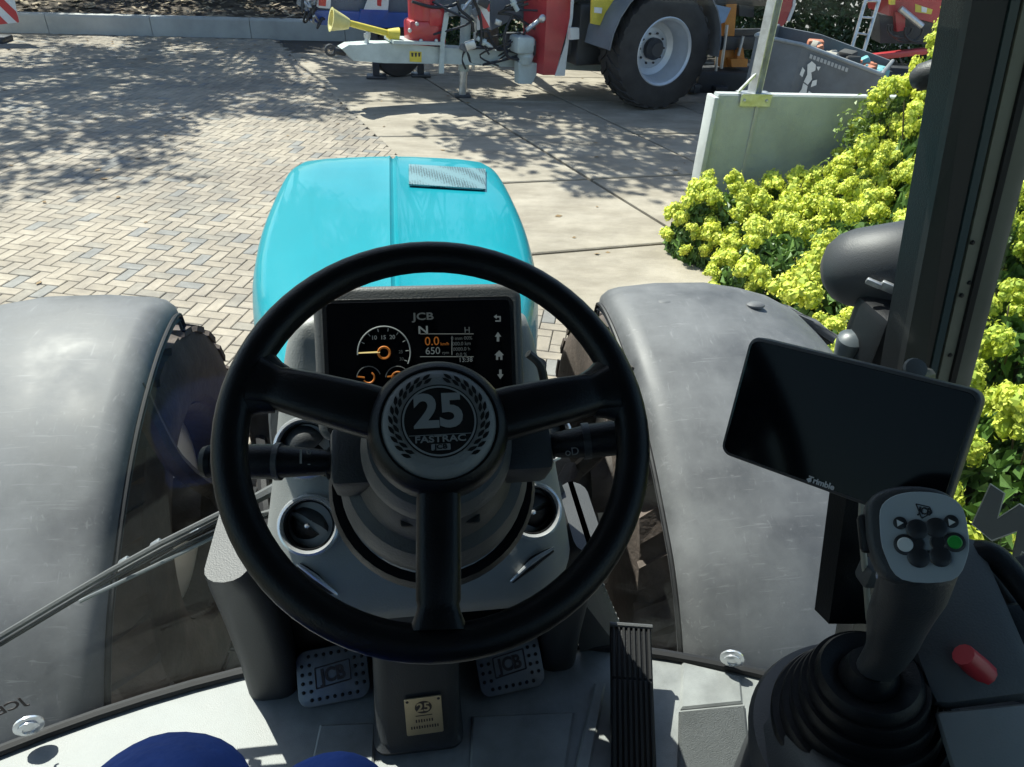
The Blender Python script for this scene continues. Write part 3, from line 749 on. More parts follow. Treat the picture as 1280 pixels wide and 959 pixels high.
# mudguard over the wheel
b = MB(); gr = []
for k in range(15):
    a = R(-5+k*13); gr.append([tuple(Mw @ Vector((1.02*math.cos(a), 1.02*math.sin(a), z))) for z in (-.42, .33)])
sgn = 1
b.sheet(gr, .02); b.o('mudguard', m_steelgrey, tk, smooth=40)
b = MB(); pplate(b, [(741, -5), (772, -2), (766, 18), (756, 33), (740, 30)], MP0, MN, .06, 1.05); mk = b.o('marker_box', m_yel, tk, smooth=None)
b = MB(); pplate(b, [(760, 14), (770, 12), (764, 22), (757, 21)], MP0, MN, .01, 1.062); pplate(b, [(743, 9), (753, 10), (752, 17), (743, 16)], MP0, MN, .01, 1.062); b.o('white_patch', m_white, mk, smooth=None)
b = MB(); pplate(b, [(713, 35), (724, 35), (724, 49), (713, 50)], MP0, MN, .08, .75); b.o('side_lamp', m_white, tk, smooth=None)

# blue implement behind the drawbar
BP0 = (-.5, 13.6, 0); BN = Vector((.28, -.96, 0))
bi = empty('blue_implement', (-.4, 13.8, 0), 'blue farm implement with white panels standing behind the drawbar', 'implement')
b = MB(); pplate(b, [(386, 13), (530, 17), (530, 33), (450, 36), (400, 31), (390, 26)], BP0, BN, .35); b.o('frame_beam', m_blue, bi, smooth=None)
b = MB(); pplate(b, [(384, -40), (600, -40), (600, 16), (384, 14)], BP0, BN, .9, -.12); b.o('hopper', m_steelgrey, bi, smooth=None)
for pts in ([(389, -4), (414, -4), (413, 11), (399, 10), (391, 6)], [(463, -10), (487, -10), (485, 13), (455, 12)]):
    b = MB(); pplate(b, pts, BP0, BN, .02, .02); wp = b.o('white_panel', m_white, bi, smooth=None)
    cx = sum(p[0] for p in pts)/len(pts); b = MB(); w_ = 5 if cx < 430 else 3
    pplate(b, [(cx-w_+2, -4), (cx+w_+2, -4), (cx+w_+1, 8), (cx-w_+2, 7)], BP0, BN, .004, .026); b.o('red_mark', m_redref, wp, smooth=None)
b = MB(); pplate(b, [(452, 12), (486, 13), (474, 32), (448, 30)], BP0, BN, .1, .04); b.o('blue_gusset', m_blue, bi, smooth=None)
for k in range(10):
    x = random.uniform(375, 398); y_ = random.uniform(-2, 30)
    MB().tube([on_plane(x+random.uniform(-7, 7), y_+random.uniform(-10, 10), BP0, BN) + BN*random.uniform(0, .2) for _ in range(4)], .02, 6, sub=4).o('hose', m_hose if k % 3 else m_galv, bi)
for q in (470, 528):
    p = on_plane(q, 30, BP0, BN) - BN*.15; b = MB(); b.rbox((p.x, p.y, p.z/2), (.12, .12, p.z+.1), .02); b.rbox((p.x, p.y, .03), (.35, .3, .05), .02); b.o('support_leg', m_dark, bi)
b = MB(); p = on_plane(500, 30, BP0, BN)-BN*.25; b.lathe([(.25, -.14), (.42, -.12), (.45, 0), (.42, .12), (.25, .14)], zframe((p.x, p.y, .44), BN), 24); b.o('land_wheel', m_rubber, bi)

# orange machine behind the big wheel
OP0 = (6.2, 13.4, 0); ON = Vector((.2, -.98, 0))
om = empty('orange_machine', (6.2, 13.4, 0), 'orange mast machine with pale blue hopper behind the big wheel', 'implement')
b = MB(); pplate(b, [(912, -60), (926, -60), (917, 56), (918, 84), (901, 84), (905, 52)], OP0, ON, .22); b.o('mast', m_orange, om, smooth=None)
b = MB(); pplate(b, [(893, -60), (908, -60), (907, 6), (896, 6)], OP0, ON, .2, -.1); pplate(b, [(926, -60), (936, -60), (930, 10), (922, 12)], OP0, ON, .2, -.1); b.o('mast_rail', m_orange, om, smooth=None)
b = MB(); pplate(b, [(914, 74), (935, 74), (934, 84), (915, 84)], OP0, ON, .4, .15); pplate(b, [(923, 60), (929, 60), (931, 76), (921, 76)], OP0, ON, .1, .1); b.o('carriage', m_orange, om, smooth=None)
b = MB(); pplate(b, [(886, 4), (914, 10), (906, 28), (895, 32), (891, 26)], OP0, ON, .25, .1); b.o('hopper', mat('pale_blue_paint', (.25, .36, .52), .45, var=.1), om, smooth=None)
for q in (((924, 44), (918, 68)), ((904, 30), (897, 84)), ((893, 40), (890, 88))):
    MB().tube([on_plane(*q[0], OP0, ON)+ON*.12, on_plane(*q[1], OP0, ON)+ON*.12], .028, 8).o('hydraulic_cylinder', m_galv, om)
b = MB(); c = Vector(OP0); b.rbox((c.x, c.y+.1, .18), (1.6, .9, .36), .04); b.o('base', m_dark, om)
b = MB(); pplate(b, [(924, 5), (943, 8), (942, 22), (924, 20)], OP0, ON, .3, -.05); b.o('guard_box', m_dark, om, smooth=None)
b = MB(); pplate(b, [(971, -40), (996, -40), (991, 8), (984, 26), (978, 33), (964, 32), (969, 20), (972, 4)], OP0, ON, .12, .3); rg = b.o('red_guard', m_red, om, smooth=None)
b = MB(); pplate(b, [(996, -40), (999, -40), (994, 10), (987, 27), (984, 26), (991, 8)], OP0, ON, .14, .32); b.o('guard_edge', m_white, rg, smooth=None)
b = MB(); p = on_plane(975, 30, OP0, ON); b.tube([(p.x, p.y+.1, .3), (p.x, p.y+.1, 2.2)], .04, 8); b.tube([(p.x, p.y+.1, .4), (c.x, c.y+.1, .3)], .05, 8); b.o('guard_frame', m_dark, om)
for k in range(9):
    x = random.uniform(858, 905); MB().rbox((0, 0, 0), (random.uniform(.2, .5), random.uniform(.1, .25), random.uniform(.06, .16)), .02, Matrix.Translation(at(x, random.uniform(100, 112), z=.1)) @ Matrix.Rotation(random.uniform(0, 3), 4, 'Z')).o('floor_frame', m_dark, om)

# grey loader bucket full of rubble
KP = Vector((5.25, 10.9, 0))
bk = empty('loader_bucket', (6.5, 11.3, .0), 'dark grey steel bucket with a white emblem behind the concrete wall', 'bucket')
KA = at(945, 44, y=10.9); KB = at(1003, 56, y=10.5); KC = at(1102, 93, y=10.1)
KA2, KB2, KC2 = [Vector((p.x+.05, p.y+.12, .30)) for p in (KA, KB, KC)]
dv = Vector((.9, 1.15, 0))
b = MB()
b.sheet([[KA2, KB2, KC2], [KA, KB, KC]], .03)
b.sheet([[KC2, KC2+dv], [KC, KC+dv]], .03); b.sheet([[KA2+dv, KA2], [KA+dv, KA]], .03); b.sheet([[KC2+dv, KB2+dv, KA2+dv], [KC+dv, KB+dv, KA+dv]], .03)
b.sheet([[KA2, KA2+dv], [KB2, KB2+dv], [KC2, KC2+dv]], .03)
b.o('shell', m_steelgrey, bk, smooth=None)
b = MB(); b.tube([KA, KB, KC], .028, 8); b.tube([KC, KC+dv], .028, 8); b.tube([KA, KA+dv], .028, 8); b.o('rim_bar', mat('worn_rim', (.27, .29, .30), .45, metal=.3, var=.2, vscale=6), bk)
b = MB(); b.rbox((0, 0, 0), (2.0, .9, .28), .03, frame((KB2+KC2)/2+dv*.45+Vector((-.1, 0, -.16)), KC2-KA2, (0, 0, 1)).to_3x3().to_4x4() if False else Matrix.Translation((KB2+KC2)/2+dv*.45+Vector((-.1, 0, -.16)))); b.o('pallet', m_stem, bk)
# emblem: rearing beast reduced to a few limbs
e0 = KB.lerp(KC, .10); eu = (KB2-KB); ex = (KC-KB)
def EP(u, v): return e0 + ex*u + eu*v
b = MB()
for poly in ([(.02, .24), (.06, .17), (.12, .20), (.13, .28), (.09, .33), (.12, .42), (.09, .52), (.03, .50), (.05, .38)], [(.13, .22), (.18, .20), (.165, .27)], [(.03, .52), (.09, .54), (.10, .64), (.06, .72), (.00, .70), (.03, .62)], [(-.03, .30), (.01, .33), (.00, .44), (-.04, .42)], [(.13, .44), (.18, .40), (.19, .48), (.13, .54)], [(.12, .60), (.17, .62), (.16, .70), (.11, .68)]):
    b.add([EP(*q)+Vector((-.02, -.035, .0)) for q in poly], [tuple(range(len(poly)))])
b.o('emblem', m_white, bk, smooth=None)
b = MB()
for k in range(11): b.add([EP(.02+k*.045+a, .08+d_)+Vector((-.02, -.035, 0)) for (a, d_) in ((0, 0), (.032, 0), (.032, .06), (0, .06))], [(0, 1, 2, 3)])
b.o('lettering', mat('faded_white', (.40, .41, .42), .6), bk, smooth=None)
mr = [mat('rubble_brick', (.45, .17, .10), .85, var=.2), mat('rubble_teal', (.12, .33, .36), .6, var=.2), mat('rubble_stone', (.40, .38, .33), .9, var=.3), mat('rubble_dark', (.06, .06, .06), .9)]
for k in range(34):
    t = random.random(); p = KB.lerp(KC, t) + dv*random.uniform(.08, .8) + Vector((0, 0, -.12 + random.uniform(-.04, .10))); s = random.uniform(.06, .16)
    o = MB().rbox((0, 0, 0), (s*1.6, s, s*.8), s*.2, Matrix.Translation(p) @ Matrix.Rotation(random.uniform(0, 3), 4, 'Z') @ Matrix.Rotation(random.uniform(-.6, .6), 4, 'X')).o('rubble_piece', random.choice(mr), None)
    tag(o, 'broken piece of rubble lying in the grey loader bucket', 'rubble', 'rubble in the bucket')
b = MB().sheet([[KA+dv*.05+Vector((.05, 0, -.2)), KB+dv*.05+Vector((0, 0, -.2)), KC+dv*.05+Vector((-.05, 0, -.2))], [KA+dv*.95+Vector((.05, 0, -.2)), KB+dv*.95+Vector((0, 0, -.2)), KC+dv*.95+Vector((-.05, 0, -.2))]], .15)
tag(b.o('rubble_heap', m_soil, smooth=None), 'dark earth and fine debris filling the grey loader bucket', 'debris', kind='stuff')

# red machine and aluminium ladder in the far right corner
QP0 = (8.6, 12.4, 0); QN = Vector((-.25, -.97, 0))
rm = empty('red_implement', (8.8, 12.6, 0), 'red farm implement with coiled hoses in the corner behind the shrubs', 'implement')
b = MB(); pplate(b, [(1104, -60), (1210, -60), (1205, 26), (1172, 30), (1140, 22), (1112, 20)], QP0, QN, 1.2); b.o('body', m_red, rm, smooth=None)
b = MB(); pplate(b, [(1144, 5), (1166, 12), (1164, 18), (1144, 15)], QP0, QN, .004, .01); lb = b.o('yellow_label', m_yel, rm, smooth=None)
b = MB(); pplate(b, [(1152, 8), (1159, 10), (1158, 16), (1152, 15)], QP0, QN, .003, .014); b.o('label_patch', m_white, lb, smooth=None)
b = MB(); pplate(b, [(1113, -20), (1120, -20), (1119, 6), (1113, 6)], QP0, QN, .1, .12); b.o('yellow_post', m_yel, rm, smooth=None)
b = MB(); b.tube([on_plane(1120, 9, QP0, QN)+QN*.2, on_plane(1147, 31, QP0, QN)+QN*.2], .05, 10); b.o('hydraulic_cylinder', m_galv, rm)
b = MB(); pplate(b, [(1119, 15), (1132, 18), (1131, 38), (1121, 40)], QP0, QN, .2, .1); b.o('bracket', m_red, rm, smooth=None)
for k, (cx_, cy_, r_) in enumerate(((1127, 34, 17), (1118, 32, 13), (1140, 36, 15))):
    MB().tube([on_plane(cx_+r_*math.cos(a*.5)*1.15, cy_+r_*math.sin(a*.5)*.9, QP0, QN)+QN*(.25+.03*k) for a in range(0, 8)], .02, 8, sub=5).o('hose', m_hose, rm)
b = MB(); pplate(b, [(1100, 18), (1150, 26), (1180, 30), (1178, 56), (1100, 54)], QP0, QN, .5, -.05); b.o('lower_frame', m_dark, rm, smooth=None)
b = MB(); q = [on_plane(1080, 68, QP0, QN), on_plane(1150, 60, QP0, QN)]; b.rbox((0, 0, 0), ((q[1]-q[0]).length, .15, .10), .02, frame((q[0]+q[1])/2+QN*.3, q[1]-q[0], QN)); b.o('tow_bar', m_red, rm)
b = MB(); p = Vector(QP0)-QN*.6; b.rbox((p.x, p.y, .25), (1.8, .8, .5), .05); b.o('base', m_dark, rm)
ld = empty('ladder', at(1055, 80, y=12.2), 'aluminium ladder leaning against the red implement', 'ladder')
lr0, lr1 = at(1063, 66, y=11.75), at(1082, 0, y=11.95); rr0, rr1 = at(1078, 70, y=11.75), at(1099, 0, y=11.95)
def ext(a, b_, t): return a + (b_-a)*t
t0 = -lr0.z/(lr1.z-lr0.z)
for (a, c_) in ((lr0, lr1), (rr0, rr1)):
    t0 = -a.z/(c_.z-a.z); MB().tube([ext(a, c_, t0), ext(a, c_, 2.6)], .028, 6).o('rail', m_galv, ld)
for k in range(-2, 9):
    t = .08 + k*.30
    MB().tube([ext(lr0, lr1, t), ext(rr0, rr1, t)], .017, 6).o('rung', m_galv, ld)

# striped board on its stand at the far left edge of the yard
wb = empty('warning_board_stand', (-8.3, 16.4, 0), 'red and white striped warning board standing before the low wall', 'sign')
chev(wb, [(-45, -40), (10, -40), (24, 28), (-28, 34)], (-8.0, 16.4, 0), (0.2, -.98, 0), 0, [(-.95, -.72, 1), (-.5, -.27, 1), (-.05, .18, 1), (.4, .63, 1)], 'board')
p = on_plane(-22, 10, (-8.0, 16.4, 0), (.2, -.98, 0)); b = MB(); b.tube([(p.x, p.y+.06, 0), (p.x, p.y+.06, p.z+1.0)], .03, 8); b.o('pole', m_galv, wb)
b = MB(); b.rbox((p.x, p.y+.06, .05), (.5, .5, .1), .02); b.o('foot', m_dark, wb)

# ================================================================== THE TRACTOR
random.seed(3)
def plastic(name, c, r=.5, var=.1, bump=.12, bs=420, **k): return mat(name, c, r, var=var, vscale=6, bump=bump, bscale=bs, **k)
m_cyan = mat('cyan_paint', (.0, .215, .262), .42, var=.05, vscale=3, coat=.30, spec=.2)
m_cyan.node_tree.nodes['Principled BSDF'].inputs['Coat Roughness'].default_value = .03
m_fend = mat('fender_plastic', (.098, .100, .104), .58, var=.30, vscale=5, bump=.06, bscale=600, rvar=.12, col2=(.115, .117, .12), detail=12, spec=.42)
def add_scratches(m, amt=.5):
    nt = m.node_tree; b = nt.nodes['Principled BSDF']; L = nt.links.new
    old = b.inputs['Base Color'].links[0].from_socket; tc = nt.nodes.new('ShaderNodeTexCoord'); acc = None
    for k, (rot, sc) in enumerate((((.3, .2, .5), (9, 150, 60)), ((.2, .5, -.7), (120, 10, 70)), ((0, .3, 1.3), (7, 110, 50)))):
        mp_ = nt.nodes.new('ShaderNodeMapping'); mp_.inputs['Rotation'].default_value = rot; mp_.inputs['Scale'].default_value = sc
        n = nt.nodes.new('ShaderNodeTexNoise'); n.inputs['Scale'].default_value = 1.0; n.inputs['Detail'].default_value = 2
        n.inputs['Distortion'].default_value = 1.2
        r_ = nt.nodes.new('ShaderNodeValToRGB'); r_.color_ramp.elements[0].position = .66; r_.color_ramp.elements[1].position = .74
        L(tc.outputs['Object'], mp_.inputs[0]); L(mp_.outputs[0], n.inputs['Vector']); L(n.outputs['Fac'], r_.inputs['Fac'])
        if acc is None: acc = r_.outputs[0]
        else:
            a = nt.nodes.new('ShaderNodeMix'); a.data_type = 'RGBA'; a.blend_type = 'LIGHTEN'; a.inputs[0].default_value = 1
            L(acc, a.inputs[6]); L(r_.outputs[0], a.inputs[7]); acc = a.outputs[2]
    mu = nt.nodes.new('ShaderNodeMath'); mu.operation = 'MULTIPLY'; mu.inputs[1].default_value = amt; L(acc, mu.inputs[0])
    mx = nt.nodes.new('ShaderNodeMix'); mx.data_type = 'RGBA'; L(mu.outputs[0], mx.inputs[0]); L(old, mx.inputs[6]); mx.inputs[7].default_value = (.36, .36, .36, 1)
    L(mx.outputs[2], b.inputs['Base Color'])
add_scratches(m_fend, .18)
m_blk = plastic('black_plastic', (.006, .0065, .008), .45, spec=.3)
m_whl = mat('wheel_leather', (.004, .0043, .0055), .38, spec=.28, var=.2, vscale=40, bump=.10, bscale=500)
m_dgrey = plastic('dark_grey_plastic', (.036, .038, .041), .5)
m_mgrey = plastic('mid_grey_plastic', (.075, .077, .078), .5)
m_lgrey = plastic('light_grey_plastic', (.22, .225, .218), .48)
m_bowl = plastic('column_grey_plastic', (.048, .05, .052), .5)
m_chrome = mat('chrome', (.78, .80, .83), .22, metal=.7)
m_screen = mat('screen_glass', (.003, .0035, .005), .12, spec=.14)
m_floor = mat('floor_mat', (.225, .235, .23), .5, var=.28, vscale=11, bump=.15, bscale=500, rvar=.1, detail=8)
m_seal = mat('rubber_seal', (.012, .012, .013), .55)
m_brass = mat('brass_plaque', (.50, .42, .28), .35, metal=.7, var=.08, vscale=30)
m_alu = mat('cast_aluminium', (.20, .215, .225), .45, metal=.6, var=.15, vscale=30, rvar=.1)
m_engr = mat('engraving', (.04, .03, .03), .6)
m_glass = glass_mat('cab_glass', (.93, .965, .955), .45, .05)
m_tint = glass_mat('tinted_door_glass', (.80, .86, .82), 1.0)
m_tyre2 = mat('dusty_tyre', (.085, .066, .056), .85, var=.45, vscale=6, bump=.3, bscale=60)
m_deck = mat('deck_dirty_steel', (.06, .05, .045), .75, var=.5, vscale=6, bump=.4, bscale=40)

CT = .02                                   # centre line of hood and chassis
tr = empty('tractor', (CT, 1.6, 0), 'cyan farm tractor seen from its driving seat, with grey front fenders', 'tractor')

# ---- hood
ys = [1.42, 1.6, 1.85, 2.1, 2.35, 2.6, 2.9, 3.15, 3.28, 3.39, 3.48, 3.54, 3.58]
hw = [.285, .335, .40, .45, .478, .490, .492, .488, .474, .447, .412, .375, .34]
zt = [1.745, 1.742, 1.735, 1.727, 1.719, 1.711, 1.701, 1.690, 1.680, 1.662, 1.615, 1.51, 1.34]
prof = [(1.0, -.62), (1.0, -.40), (1.0, -.24), (.992, -.165), (.977, -.108), (.950, -.066), (.91, -.038), (.85, -.023), (.65, -.011), (.4, -.005), (.2, -.001), (.055, 0), (.030, .004), (.016, -.006), (0, -.010)]
def hood_grid(yy):
    G = []
    for y in yy:
        w_ = smooth_interp(y, ys, hw); z_ = smooth_interp(y, ys, zt)
        row = [(CT - a*w_, y, z_ + dz) for (a, dz) in prof] + [(CT + a*(w_+.016), y, z_ + dz) for (a, dz) in reversed(prof[:-1])]
        G.append(row)
    return G
yy = list(np.linspace(1.42, 3.1, 24)) + list(np.linspace(3.13, 3.58, 18))
G = hood_grid(yy)
hd = MB().sheet([r_[2:-2] for r_ in G], .012)
for sl in (slice(0, 3), slice(-3, None)):
    MB().sheet([[Vector(p)+Vector((0, 0, -.004)) for p in r_[sl]] for r_ in G], .010).o('side_grille', m_blk, tr)
hood = hd.o('hood', m_cyan, tr, smooth=50)
b = MB(); row = [Vector(p)+Vector((0, -.012, -.004)) for p in G[0]]; b.tube(row, .022, 8); b.o('hood_seal', m_mgrey, hood)
b = MB(); row = [Vector(p)+Vector((0, .004, -.02)) for p in G[-1]]; b.sheet([row, [p+Vector((0, .02, -.35)) for p in row]], .01); b.o('front_grille', m_blk, hood)
# perforated intake screen let into the hood
def mesh_screen():
    m = mat('perforated_screen', (.30, .34, .36), .4, metal=.5); nt = m.node_tree; bb = nt.nodes['Principled BSDF']
    tc = nt.nodes.new('ShaderNodeTexCoord'); v = nt.nodes.new('ShaderNodeTexVoronoi'); v.inputs['Scale'].default_value = 95; v.inputs['Randomness'].default_value = .25
    r_ = nt.nodes.new('ShaderNodeValToRGB'); r_.color_ramp.elements[0].position = .30; r_.color_ramp.elements[1].position = .45
    r_.color_ramp.elements[0].color = (.02, .03, .035, 1); r_.color_ramp.elements[1].color = (.20, .33, .35, 1)
    nt.links.new(tc.outputs['Object'], v.inputs['Vector']); nt.links.new(v.outputs['Distance'], r_.inputs['Fac']); nt.links.new(r_.outputs[0], bb.inputs['Base Color'])
    return m
def hood_pt(px, py, lift=0.0):
    z = 1.66
    for _ in range(25):
        p = at(px, py, z=z); w_ = smooth_interp(min(max(p.y, 1.42), 3.58), ys, hw); a = min(1, abs(p.x-CT)/w_)
        z = smooth_interp(min(max(p.y, 1.42), 3.58), ys, zt) + float(np.interp(a, [q[0] for q in reversed(prof)][:12], [q[1] for q in reversed(prof)][:12])) + lift
    return at(px, py, z=z)
g2 = [[hood_pt(511+(607-511)*i/8+(0)*j, (205+(211-205)*i/8) + ((232-207)*j/3) + 0, .013) for i in range(9)] for j in range(4)]
b = MB().sheet(list(reversed(g2)), .006); b.o('intake_screen', mesh_screen(), hood, smooth=50)

# ---- front fenders, wheels, axle
fy = [2.235, 2.215, 2.17, 2.08, 1.92, 1.76, 1.60, 1.45, 1.30, 1.18, 1.06, .98]
fz = [1.475, 1.537, 1.570, 1.585, 1.575, 1.543, 1.494, 1.427, 1.342, 1.262, 1.14, 1.02]
fx = [(-.004, -.075), (.0, -.055), (.012, -.024), (.035, -.006), (.07, .003), (.2, .014), (.38, .012), (.5, -.008), (.60, -.035), (.70, -.085), (.78, -.15), (.83, -.23)]
def fender(sgn, xin):
    T = []
    N = 40
    P = [Vector((0, fy[i], fz[i])) for i in range(len(fy))]; Q, _q = spline(P, [0]*len(P), 5)
    for k, p in enumerate(Q):
        t = (Q[min(k+1, len(Q)-1)]-Q[max(k-1, 0)]).normalized(); n = Vector((0, -t.z, t.y))
        if n.z < 0: n = -n
        row = []
        for (dx, dz) in fx:
            row.append(Vector((xin + sgn*dx, p.y, p.z)) + n*dz)
        T.append(row)
    if sgn > 0: T = [list(reversed(r_)) for r_ in T]
    fo = MB().sheet(T, .008).o('front_fender', m_fend, tr, smooth=50)
    bead = [r_[-2] if sgn > 0 else r_[1] for r_ in T]
    MB().tube([p + Vector((-sgn*.003, 0, .0)) for p in bead], .0075, 8).o('fender_bead', m_seal, fo)
    MB().tube([p + Vector((0, .002, -.004)) for p in T[0]], .006, 8).o('fender_bead', m_seal, fo)
    return fo
fl = fender(-1, -.672); frr = fender(1, .712)
def fend_bolt(px, py, parent, s=1):
    z = 1.6
    p = at(px, py, z=1.592 if px < 900 else 1.588)
    b = MB(); b.lathe([(.022*s, -.004), (.022*s, .002), (.017*s, .007), (.008*s, .009), (.001, .0095)], zframe(p + Vector((0, 0, -.004)), (0, .1, 1)), 18, sx=1.4); b.o('fixing_dimple', m_fend, parent)
for (px, py, par) in ((125, 383, fl), (832, 377, frr), (945, 380, frr)): fend_bolt(px, py, par)
for sgn, cx in ((-1, -.965), (1, .99)):
    M_ax = Vector((sgn, 0, 0)); c = Vector((cx, 2.14, .705))
    wh, Mw = big_wheel(tr, c, M_ax, .715, .52, .40, m_tyre2)
    MB().lathe([(.40, .18), (.42, .20), (.37, .1), (.36, -.12), (.28, -.14), (.001, -.12)], Mw, 36, cap=False).o('rim', m_rimp, wh)
    MB().lathe([(.40, -.22), (.38, -.2), (.36, -.1), (.30, -.06), (.12, -.06), (.12, -.25)], Mw, 36, cap=False).o('rim_inner', m_deck, wh)
    # fender stay
    s_in = cx - sgn*.24
    MB().tube([(cx - sgn*.33, 2.0, .9), (cx - sgn*.32, 1.75, 1.25), (cx - sgn*.26, 1.78, 1.50)], .03, 8, sub=4).o('fender_stay', m_deck, tr)
    MB().tube([(cx - sgn*.30, 2.14, .70), (cx - sgn*.62, 2.14, .66)], .12, 12).o('axle_beam', m_deck, tr)
    MB().tube([(cx - sgn*.36, 1.95, .95), (CT + sgn*.30, 1.5, .85)], .04, 8).o('suspension_arm', m_deck, tr)
    MB().lathe([(.07, 0), (.07, .5), (.05, .5), (.05, .62)], Matrix.Translation((CT + sgn*.46, 2.1, .7)), 14).o('suspension_strut', m_deck, tr)
    b = MB(); b.tube([(CT + sgn*.34, 1.3, .9), (CT + sgn*.42, 1.7, 1.12), (CT + sgn*.5, 2.1, 1.08), (cx - sgn*.33, 2.2, .95)], .018, 7, sub=5); b.tube([(CT + sgn*.36, 1.25, 1.0), (CT + sgn*.50, 1.6, 1.0), (CT + sgn*.52, 2.0, .9)], .014, 7, sub=5); b.o('hydraulic_hose', m_hose, tr)
b = MB(); b.rbox((CT, 2.1, .85), (.60, 2.6, .62), .04); b.rbox((CT, 1.15, .85), (.7, .5, .7), .04); b.o('chassis', m_deck, tr)
b = MB()
for k in range(10):
    sx_ = random.choice((-1, 1)); y = random.uniform(1.1, 2.6); b.rbox((CT+sx_*random.uniform(.30, .40), y, random.uniform(.8, 1.2)), (.10, random.uniform(.1, .3), random.uniform(.08, .22)), .015)
b.o('engine_block', m_deck, tr)
for sx_ in (-1, 1):
    b = MB(); b.rbox((CT+sx_*.62, .86, .72), (.42, .26, .45), .05); b.o('step_box', m_deck, tr)

# ---- cab shell
def gy(x): return .968 - .28*(x-.01)**2
def hwid(z): return .795 + .205*(2.113-z)
FZ = 1.35
def glass_pt(px, py, off=0.0):
    y = .95
    for _ in range(20): p = at(px, py, y=y); y = gy(p.x) + off
    return at(px, py, y=y)
zz = np.linspace(FZ, 2.92, 12)
Gw = [[(x*hwid(z)+.0, gy(x*hwid(z)), z) for x in np.linspace(-1, 1, 25)] for z in zz]
ws = MB().sheet(Gw, .006).o('windshield', m_glass, tr)
b = MB(); low = [Vector((x*hwid(FZ), gy(x*hwid(FZ))-.004, FZ+.006)) for x in np.linspace(-1, 1, 25)]
b.tube(low, .011, 8, flat=.9); b.o('glass_seal', m_seal, ws)
for (px, py) in ((36, 906), (915, 822)):
    p = glass_pt(px, py, -.008); n = Vector((0.56*p.x, 1, 0)).normalized()
    b = MB(); b.lathe([(.024, 0), (.024, .004), (.017, .006), (.017, .010), (.010, .012), (.009, .009), (.001, .009)], zframe(p, -n), 20); b.o('fixing_bolt', m_chrome, ws)
p = glass_pt(12, 884, -.008); n = Vector((.56*p.x, 1, 0)).normalized()
text('glass_marking', 'JCB', .030, m_engr, frame(p, Vector((1, 0, 0)) - n*n.x + Vector((0, 0, .12)), (0, 0, 1)), ws, bold=.02, mirror=True)
# wipers parked along the lower left of the glass
def gline(pts, r_, name, m, off=.02, par=None): 
    return MB().tube([glass_pt(*q, off) for q in pts], r_, 7).o(name, m, par or tr)
wa = gline([(350, 608), (300, 634), (220, 678), (150, 716)], [.011, .009, .007, .006], 'wiper_arm', m_mgrey, .035)
gline([(292, 634), (200, 680), (140, 713), (60, 760), (-40, 820)], .0055, 'wiper_blade', m_mgrey, .018, wa)
gline([(292, 642), (180, 700), (110, 740), (0, 806)], .004, 'wiper_rubber', m_seal, .012, wa)
gline([(300, 655), (230, 690), (100, 752)], .0035, 'washer_pipe', m_alu, .02, wa)
for q in ((155, 702), (195, 680), (245, 664)): 
    MB().rbox((0, 0, 0), (.022, .012, .010), .003, frame(glass_pt(*q, .028), (.8, 0, .55), (0, 1, 0))).o('wiper_clip', m_alu, wa)
wa2 = gline([(345, 640), (300, 652), (230, 684), (190, 706)], [.008, .007, .006, .005], 'wiper_arm', m_mgrey, .03)

# pillars: strips running from sill to roof
def strip(name, xa, xb, ya, yb, m, sgn=1, z0=FZ, z1=2.95, t=.012, par=None):
    rings = []
    for z in np.linspace(z0, z1, 9):
        x0 = hwid(z)
        rings.append([(sgn*(x0+xa), ya, z), (sgn*(x0+xb), yb, z), (sgn*(x0+xb)+.0, yb+t, z), (sgn*(x0+xa), ya+t, z)])
    return MB().loft(rings).o(name, m, par or tr, smooth=None)
m_pol = mat('pillar_olive', (.16, .165, .13), .42, var=.15, vscale=9, rvar=.1)
m_teal = mat('pillar_reflection', (.05, .075, .08), .18)  # teal colour of a painted reflection along the pillar
for sgn in (1, -1):
    pil = strip('corner_pillar', -.004, .088, .842, .834, m_blk, sgn, t=.05)
    strip('frit_band', -.012, .030, .828, .824, m_seal, sgn, t=.012, par=pil)
    strip('reflection_strip', .032, .042, .822, .820, m_teal, sgn, t=.02, par=pil)  # painted reflection, laid on as a thin strip
    strip('trim_panel', .045, .061, .818, .816, m_pol, sgn, t=.02, par=pil)
    for xa in (.0622, .0668): strip('door_seal', xa, xa+.0036, .812, .811, m_seal, sgn, t=.03, par=pil)
    strip('door_frame', .0712, .092, .812, .806, m_pol, sgn, t=.03, par=pil)
    for (z, dx) in ((2.30, .048), (2.24, .058), (2.22, .050), (2.12, .054)):
        MB().lathe([(.0035, 0), (.003, .002), (.001, .0025)], zframe((sgn*(hwid(z)+dx), .8165, z), (0, -1, 0)), 8).o('screw', m_blk, pil)
# door glass, rear wall, roof, floor
def sidex(z): return hwid(z)+.086
for sgn in (1, -1):
    rows = [[(sgn*sidex(z), y, z) for y in ((.80, -.75) if sgn > 0 else (-.75, .80))] for z in (FZ+.02, 2.15, 2.93)]
    dg = MB().sheet(rows, .005).o('door_glass', m_tint, tr)
    if sgn > 0: door_glass = dg
    b = MB(); b.loft([[(sgn*(sidex(z)-.02), y, z), (sgn*(sidex(z)+.05), y, z), (sgn*(sidex(z)+.05), y-.12, z), (sgn*(sidex(z)-.02), y-.12, z)] for (y, z) in ((-.72, FZ), (-.78, 2.95))]); b.o('rear_pillar', m_blk, tr)
    b = MB(); b.rbox((sgn*.93, 0, FZ-.02), (.10, 1.5, .12), .02); b.o('door_sill', m_blk, tr)
b = MB(); b.rbox((0, .07, 3.05), (1.84, 2.28, .18), .07, seg=3); b.o('cab_roof', m_lgrey, tr)
